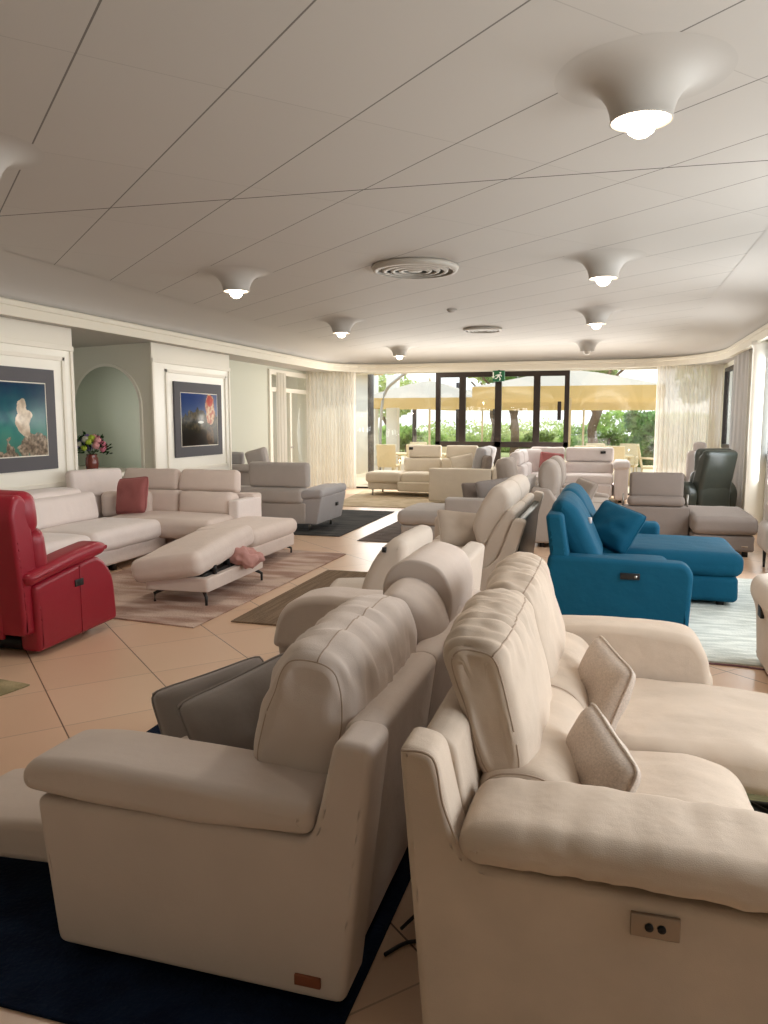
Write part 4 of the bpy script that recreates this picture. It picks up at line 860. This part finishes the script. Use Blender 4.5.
# ------------------------------------------------------------ curtains
def curtain(label, pts, z0, z1, folds, amp, m, seed=0, rows=10):
    bm = bmesh.new(); P = [Vector(p) for p in pts]; tot = folds * 10; rng = random.Random(seed); ph = [rng.uniform(0, 6.3) for _ in range(4)]; G_ = []
    segl = [(P[i + 1] - P[i]).length for i in range(len(P) - 1)]; L_ = sum(segl)
    for j in range(rows + 1):
        row = []
        for i in range(tot + 1):
            t = i / tot; s = t * L_; k = 0
            while k < len(segl) - 1 and s > segl[k]: s -= segl[k]; k += 1
            d = (P[k + 1] - P[k]).normalized(); q = P[k] + d * s; n = Vector((-d.y, d.x)); f = j / rows
            a = amp * (.6 + .5 * math.sin(t * 17 + ph[0]) * .6 + .3 * f) * math.sin(t * folds * 2 * PI + ph[1] + .6 * math.sin(t * 9 + ph[2]) + .15 * math.sin(f * 3 + ph[3] + t * 6))
            q = q + n * a; row.append(bm.verts.new((q.x, q.y, z1 + (z0 - z1) * f)))
        G_.append(row)
    for j in range(rows):
        for i in range(tot): bm.faces.new((G_[j][i], G_[j][i + 1], G_[j + 1][i + 1], G_[j + 1][i]))
    return tag(recentre(obj('curtain', bm, m)), label, 'curtain')
curtain('cream sheer curtain hanging at the far left corner', [(-6.82, 16.85), (-5.66, 16.98)], .02, 2.7, 13, .055, curtm, 1)
curtain('white sheer curtain hanging right of the terrace view', [(.86, 17.0), (1.9, 16.98), (2.08, 16.7)], .02, 2.7, 15, .05, curtm, 2)
curtain('grey white sheer curtain between the two right hand windows', [(2.02, 14.6), (2.04, 13.55)], .02, 2.7, 8, .05, curtg, 3)
curtain('narrow white sheer curtain strip inside the glazed door', [(-6.82, 15.2), (-6.82, 15.65)], .02, 2.6, 5, .03, curtm, 4)
curtain('white sheer curtain at the right edge behind the column', [(2.05, 11.5), (2.07, 10.2)], .02, 2.7, 9, .04, curtg, 5)

# ------------------------------------------------------------ framed pictures and bouquet
def pic_mat(name, kind):
    m = bpy.data.materials.new(name); m.use_nodes = True; N = m.node_tree.nodes; L = m.node_tree.links; b = N['Principled BSDF']; b.inputs['Roughness'].default_value = .35
    t = N.new('ShaderNodeTexCoord'); sp = N.new('ShaderNodeSeparateXYZ'); L.new(t.outputs['Object'], sp.inputs[0])   # local y across, z up
    def ramp(sock, stops):
        r = N.new('ShaderNodeValToRGB'); e = r.color_ramp.elements
        while len(e) < len(stops): e.new(.5)
        for el, (p, c) in zip(e, stops): el.position = p; el.color = lin(c)
        L.new(sock, r.inputs[0]); return r.outputs[0]
    def nz(scale, det=5):
        n = N.new('ShaderNodeTexNoise'); n.inputs['Scale'].default_value = scale; n.inputs['Detail'].default_value = det; L.new(t.outputs['Object'], n.inputs['Vector']); return n.outputs['Fac']
    def M(op, a, bb=0):
        n = N.new('ShaderNodeMath'); n.operation = op
        for i, v in enumerate((a, bb)):
            if hasattr(v, 'links'): L.new(v, n.inputs[i])
            else: n.inputs[i].default_value = v
        return n.outputs[0]
    def mix(f, a, c):
        n = N.new('ShaderNodeMix'); n.data_type = 'RGBA'; L.new(f, n.inputs[0]); L.new(a, n.inputs[6]); L.new(c, n.inputs[7]); return n.outputs[2]
    def blob(cy, cz, ry, rz, wob, thr=1.0):
        a = M('DIVIDE', M('SUBTRACT', sp.outputs['Y'], cy), ry); c = M('DIVIDE', M('SUBTRACT', sp.outputs['Z'], cz), rz)
        d = M('ADD', M('ADD', M('MULTIPLY', a, a), M('MULTIPLY', c, c)), M('MULTIPLY', M('SUBTRACT', nz(6), .5), wob * 3.0)); return M('LESS_THAN', d, thr)
    if kind == 'sea':
        base = ramp(M('ADD', M('ADD', M('MULTIPLY', sp.outputs['Z'], 1.1), .5), M('MULTIPLY', M('SUBTRACT', nz(6), .5), .5)), [(0, (96, 150, 130)), (.35, (60, 138, 128)), (.6, (24, 96, 110)), (1, (22, 52, 92))])
        rock = ramp(nz(22), [(.35, (96, 82, 70)), (.5, (150, 134, 116)), (.65, (206, 188, 166))]); pale = ramp(nz(14), [(.35, (190, 170, 146)), (.6, (232, 216, 194))])
        out = mix(blob(.5, -.42, .66, .24, 1.6), base, rock); out = mix(blob(-.1, -.5, .6, .16, 1.6), out, rock); out = mix(blob(.2, .02, .12, .2, .9), out, pale)
    else:
        base = ramp(M('ADD', M('MULTIPLY', sp.outputs['Z'], 1.1), .5), [(0, (34, 34, 36)), (.42, (52, 50, 44)), (.5, (70, 62, 48)), (.6, (66, 92, 140)), (1, (40, 70, 140))])
        veg = ramp(nz(14), [(.4, (40, 40, 28)), (.65, (92, 82, 60))]); tow = ramp(nz(16), [(.4, (190, 90, 60)), (.6, (220, 190, 150))])
        out = mix(blob(.0, -.02, .62, .17, 1.2), base, veg); out = mix(blob(.33, .16, .15, .26, .6), out, tow); ref = ramp(nz(16), [(.4, (60, 44, 34)), (.6, (120, 90, 60))])
        out = mix(blob(.33, -.3, .12, .2, .7), out, ref); out = mix(blob(.33, .30, .1, .09, .4), out, ramp(nz(9), [(.4, (196, 50, 40)), (.6, (220, 90, 70))]))
        out = mix(blob(.02, -.04, .09, .02, .3), out, ramp(nz(9), [(.4, (220, 220, 214)), (.6, (240, 240, 232))]))
    L.new(out, b.inputs['Base Color']); return m
def picture(y0, y1, z0, z1, kind, label):
    cy_, cz_ = (y0 + y1) / 2, (z0 + z1) / 2; W, Hh_ = y1 - y0, z1 - z0
    t = thing('framed_picture', label, 'picture', (-6.42, cy_, z0)); ORG[t.name] = None; t.location = (-6.42, cy_, cz_)
    obj('passepartout', bx(-.018, .012, -W / 2, W / 2, -Hh_ / 2, Hh_ / 2, b=.003), matb, t)
    a, b_ = W / 2 - .16, Hh_ / 2 - .16
    obj('inner_border', boxes([(.012, .016, -a, a, b_ - .012, b_), (.012, .016, -a, a, -b_, -b_ + .012), (.012, .016, -a, -a + .012, -b_ + .012, b_ - .012), (.012, .016, a - .012, a, -b_ + .012, b_ - .012)]), white, t)
    o = obj('print', bx(.011, .0145, -a + .012, a - .012, -b_ + .012, b_ - .012), pic_mat('print_' + kind, kind), t)
picture(6.35, 7.83, 1.02, 2.19, 'sea', 'large framed photo of a pale rock in turquoise sea, left pier')
picture(10.48, 11.96, 1.02, 2.19, 'lake', 'framed photo of a red topped building over dark water, second pier')
# vase with flowers on the niche ledge
vx, vy = -7.08, 9.35
tag(recentre(obj('vase', lathe([(.001, 0), (.07, 0), (.085, .03), (.095, .1), (.088, .18), (.07, .215), (.08, .235), (.075, .235), (.06, .21), (.001, .2)], 28, (vx, vy, .881)), vase_m)), 'reddish brown glazed vase standing on the niche ledge', 'vase')
bq = thing('flower_bouquet', 'mixed bouquet of pink, lilac and yellow-green flowers in the vase', 'flowers', (vx, vy, 1.1))
rng = random.Random(5)
bm = bmesh.new()
for k in range(180):
    a = rng.uniform(0, 2 * PI); e = rng.uniform(-.25, 1.2); rr = rng.uniform(.1, .25); c = Vector((vx + math.cos(a) * math.cos(e) * rr, vy + math.sin(a) * math.cos(e) * rr, 1.16 + math.sin(e) * rr))
    d = (c - Vector((vx, vy, 1.1))).normalized(); s = d.cross(Vector((rng.uniform(-1, 1), rng.uniform(-1, 1), rng.uniform(-1, 1)))).normalized() * .016; l = rng.uniform(.05, .09)
    bm.faces.new([bm.verts.new(v) for v in (c, c + d * l * .5 + s, c + d * l, c + d * l * .5 - s)])
for k in range(8):
    a = k * .8; add_tube(bm, [(vx, vy, 1.09), (vx + .12 * math.cos(a), vy + .12 * math.sin(a), 1.25)], .004, 5)
tag(obj('leaves', bm, leafd, bq), kind='stuff')
FC = [(196, 110, 130), (140, 120, 180), (170, 190, 60), (190, 90, 110), (120, 100, 160), (214, 150, 150), (150, 60, 70), (200, 196, 180)]
fm = [mat('petal_%d' % i, c, .7, bump2=.8, b2scale=40) for i, c in enumerate(FC)]
for k in range(22):
    a = k * 2.4; e = .1 + 1.3 * (k / 22); rr = .19; s = rng.uniform(.032, .05)
    c = Vector((vx + math.cos(a) * math.cos(e) * rr, vy + math.sin(a) * math.cos(e) * rr, 1.17 + math.sin(e) * rr))
    bm = bmesh.new(); bmesh.ops.create_icosphere(bm, subdivisions=3, radius=s); displace(bm, .014, (50, 50, 50), k); bm.transform(Matrix.Translation(c)); obj('bloom', bm, fm[k % 8], bq)

# ------------------------------------------------------------ outside
struct('ground_outside', bx(-40, 30, 17.4, 90, -.3, -.15), soil)
struct('terrace_outside', bx(-14, 14, 17.36, 34, -.14, -.02), stone)
struct('terrace_side', bx(-14, -8.3, 8, 17.36, -.14, -.02), stone)
# neighbouring wing on the left of the terrace
t = thing('terrace_building', 'white rendered building wing left of the terrace', 'building', (-9.0, 22, 0))
obj('wall', boxes([(-10.5, -7.3, 17.6, 23.2, -.02, 3.4), (-14, -12.5, 8.0, 17.6, -.02, 3.4)]), wallout, t)
obj('eave', bx(-10.8, -6.95, 17.5, 23.6, 3.0, 3.15), ochre, t)
obj('shutter', boxes([(-7.3, -7.25, 18.6, 19.9, .1, 2.4), (-7.3, -7.25, 20.2, 21.6, .1, 2.4)]), whiteg, t)
obj('shutter', boxes([(-12.5, -12.45, 15.4, 16.1, .1, 2.2)]), whiteg, t)
for i, (x, y, lab) in enumerate(((-6.75, 21.6, 'tall dark post left of the near umbrella on the terrace'), (-7.3, 29, 'dark slim post behind the left umbrella'), (-5.6, 29, 'dark slim post seen through the left clear pane'), (-4.2, 29, 'dark slim post inside the first bronze framed pane'))):
    tag(recentre(obj('post', bx(x - .07, x + .07, y - .07, y + .07, -.02, 3.0), bronzed)), lab, 'post')
for i, (x, y, lab) in enumerate(((-8.4, 27, 'white pillar at the left, beyond the dark terrace post'), (-7.6, 27, 'white pillar right of its twin at the left of the terrace'))):
    tag(recentre(obj('pillar', bx(x - .2, x + .2, y - .2, y + .2, -.02, 3.2, b=.01), wallout)), lab, 'pillar')
def umbrella(x, y, half, zedge, zap, label, post=True):
    t = thing('patio_umbrella', label, 'umbrella', (x, y, -.02)); ORG[t.name] = None
    e = zedge + .02; a = zap + .02
    bm = bmesh.new(); C8 = []
    for k in range(8):
        an = k * PI / 4; rr = half * (1.41 if k % 2 else 1.0); C8.append((rr * math.cos(an), rr * math.sin(an)))
    lev = [(.05, 1), (.3, .8), (.6, .45), (.85, .16), (1, 0)]
    rows = [[bm.verts.new((cx_ * f, cy_ * f, e + (a - e) * h)) for cx_, cy_ in C8] for f, h in lev]
    for i in range(4):
        for k in range(8): bm.faces.new((rows[i][k], rows[i][(k + 1) % 8], rows[i + 1][(k + 1) % 8], rows[i + 1][k]))
    bm.faces.new(rows[0]); obj('canopy', bm, canv, t, smooth=False)
    bm = bmesh.new(); T_ = [bm.verts.new((cx_, cy_, e)) for cx_, cy_ in C8]; B_ = [bm.verts.new((cx_ * 1.0, cy_ * 1.0, e - .32)) for cx_, cy_ in C8]
    for k in range(8): bm.faces.new((T_[k], T_[(k + 1) % 8], B_[(k + 1) % 8], B_[k]))
    obj('valance', bm, canvo, t, smooth=False)
    for cx_, cy_ in C8: obj('rib', tube([(0, 0, a - .08), (cx_ * .97, cy_ * .97, e - .03)], .02, 6), teak, t)
    obj('finial', lathe([(.001, 0), (.05, 0), (.03, .1), (.001, .14)], 12, (0, 0, a)), teak, t)
    obj('pole', tube([(0, 0, .05), (0, 0, a)], .04, 10), teak, t); obj('base', bx(-.4, .4, -.4, .4, 0, .08, b=.02), wallout, t)
canv = thin('translucent_canvas', (206, 198, 186), .3); canvo = thin('translucent_ochre_canvas', (226, 196, 136), .4)
umbrella(-6.15, 26.6, 2.0, 2.32, 2.95, 'cream square umbrella on the left of the terrace, behind the clear pane')
umbrella(-5.4, 33.5, 1.9, 2.35, 3.0, 'small distant cream umbrella seen through the centre window')
umbrella(-1.2, 23.6, 2.5, 2.5, 3.05, 'largest cream umbrella at the right of the terrace')
umbrella(-1.0, 29.4, 2.6, 2.3, 3.0, 'cream umbrella behind the largest one, ochre valance in the centre window')
# arched steel support above the left umbrella
tag(recentre(obj('canopy_arch', tube(catmull([(-7.2, 24, -.02), (-7.1, 24, 2.2), (-6.6, 24, 2.9), (-5.8, 24, 3.3), (-4.6, 24, 3.4)], 6), .05, 8), steel)), 'curved grey metal arch rising behind the left umbrella', 'arch')
# patio chairs and tables
def patio_chair():
    t = thing('patio_chair', 'pale woven patio chair outside', 'chair', (0, 0, -.02)); ORG[t.name] = None
    obj('seat', soft(.5, .5, .06, .02, (0, 0, .01), 3), teak, t).location = (0, 0, .45)
    obj('backrest', prism(rounded([(.2, .45), (.26, .46), (.36, 1.0), (.31, 1.01)], .02), 'x', -.25, .25, r=.02), teak, t)
    for x in (-.22, .22):
        for y in (-.2, .22): obj('leg', tube([(x, y, 0), (x, y, .45)], .018, 6), teak, t)
        obj('armrest', tube([(x * 1.1, -.2, .45), (x * 1.15, -.2, .66), (x * 1.15, .28, .68)], .018, 6), teak, t)
    return t
pc = patio_chair(); spots = [(-5.5, 19.2, 180), (-4.7, 19.3, 170), (-5.2, 20.8, 0), (-4.3, 20.9, 10), (-.6, 19.6, 180), (.1, 19.6, 175), (-.4, 21.1, 0), (.4, 21.0, -12), (.98, 20.3, 90), (-1.6, 19.7, 180)]
plabs = ['pale woven patio chair nearest the clear left pane', 'pale woven patio chair beside the left table', 'pale woven patio chair on the far side of the left table', 'pale woven patio chair at the right end of the left table', 'pale woven patio chair right of the bronze window, near row', 'pale woven patio chair, near row, below the right umbrella', 'pale woven patio chair behind the right table', 'pale woven patio chair far side of the right table, turned', 'pale woven patio chair facing left at the end of the right table', 'pale woven patio chair just right of the centre mullion']
for i, (x, y, a) in enumerate(spots):
    o = pc if i == 0 else copy_tree(pc); o.location = (x, y, -.02); o.rotation_euler = (0, 0, R(a)); tag(o, plabs[i], 'chair', 'patio chairs on the terrace')
for x, y, lab in ((-4.9, 20.05, 'pale patio table under the left umbrella'), (-.2, 20.35, 'pale patio table under the right umbrella')):
    t = thing('patio_table', lab, 'table', (x, y, -.02)); ORG[t.name] = None
    obj('table_top', bx(-.75, .75, -.4, .4, .7, .74, b=.01), teak, t)
    for a in (-.65, .65):
        for b_ in (-.32, .32): obj('leg', bx(a - .03, a + .03, b_ - .03, b_ + .03, 0, .7), teak, t)
# greenery
def foliage(cx_, cy_, cz_, rx, ry, rz, n, size, seed, clumps=14):
    rng = random.Random(seed); bm = bmesh.new(); cl = []
    for k in range(clumps):
        d = Vector((rng.gauss(0, 1), rng.gauss(0, 1), rng.gauss(0, 1))).normalized() * rng.uniform(.35, .85); cl.append((d, rng.uniform(.28, .48)))
    for k in range(n):
        d, s = rng.choice(cl); q = d + Vector((rng.gauss(0, 1), rng.gauss(0, 1), rng.gauss(0, 1))).normalized() * s * rng.uniform(.6, 1)
        c = Vector((cx_ + q.x * rx, cy_ + q.y * ry, cz_ + q.z * rz)); u = Vector((rng.gauss(0, 1), rng.gauss(0, 1), rng.gauss(0, 1))).normalized(); v = u.cross(Vector((rng.gauss(0, 1), rng.gauss(0, 1), 1))).normalized(); z = size * rng.uniform(.6, 1.3)
        bm.faces.new([bm.verts.new(p) for p in (c - u * z, c + v * z * .45, c + u * z, c - v * z * .45)])
    return bm
def tree(x, y, h, tr, rx, rz, n, m, label, seed, size=.16, crook=.3):
    t = thing('tree', label, 'tree', (x, y, -.15)); rng = random.Random(seed)
    bm = bmesh.new(); top = Vector((x + rng.uniform(-crook, crook), y, h * .62))
    add_tube(bm, catmull([(x, y, -.16), (x + rng.uniform(-crook, crook), y, h * .25), (x + rng.uniform(-crook, crook), y, h * .45), top], 5), [tr * (1.2 - .55 * i / 15) for i in range(16)], 9)
    for k in range(5):
        a = k * 1.3 + seed; add_tube(bm, catmull([top - Vector((0, 0, h * .18 * (k % 3))), top + Vector((math.cos(a) * rx * .4, math.sin(a) * rx * .3, rz * .3)), top + Vector((math.cos(a) * rx * .75, math.sin(a) * rx * .6, rz * .8))], 4), [tr * .5] * 5 + [tr * .3] * 4, 6)
    obj('trunk', bm, bark, t)
    tag(obj('foliage', foliage(x, y, h, rx, rx * .8, rz, n, size, seed), m, t), kind='stuff')
TL = [(-4.6, 38.5, 4.4, .2, 2.0, 1.2, 2600, leafb, 'crooked dark-trunked tree in the middle of the bronze window'), (-.6, 35.5, 4.4, .2, 1.7, 1.4, 3000, leafa, 'thick-trunked tree under the right umbrella'),
      (5.9, 41, 3.6, .3, 2.6, 2.4, 4600, leafb, 'dense green tree beside the right sheer curtain'), (-6.4, 43, 4.4, .16, 1.9, 1.2, 1600, leafc, 'slender pale tree in the left bronze pane'),
      (-11.5, 41, 3.0, .2, 2.0, 1.6, 2200, leafc, 'small tree seen between the two dark posts')]
for k, a in enumerate(TL): tree(*a, seed=k + 3)
for k, (x, y, z, rx, rz, m, lab) in enumerate(((-9.2, 35, .5, 2.4, .9, leafa, 'light green shrub row left of the centre mullion'), (-4.2, 42.5, .45, 1.9, .8, leafc, 'yellow green shrub below the centre window panes'), (-.1, 40, .7, 2.3, 1.3, leafa, 'light green shrub under the crooked tree'), (2.2, 33, 1.0, 1.7, 1.5, leafb, 'dark green hedge shrub by the right curtain'), (1.5, 28.2, .3, .8, .8, leafb, 'low green bush behind the patio chairs at the right'), (-8, 52, .6, 6, 1.3, leafc, 'far green hedge on the left of the garden'), (6, 54, .8, 6.5, 1.7, leafa, 'far green hedge on the right of the garden'))):
    s = thing('shrub', lab, 'shrub', (x, y, -.15)); tag(obj('foliage', foliage(x, y, z, rx, rx * .5, rz, 4200, .14, 50 + k), m, s), kind='stuff')
    obj('stem', tube([(x, y, -.17), (x, y, z)], .06, 6), bark, s)
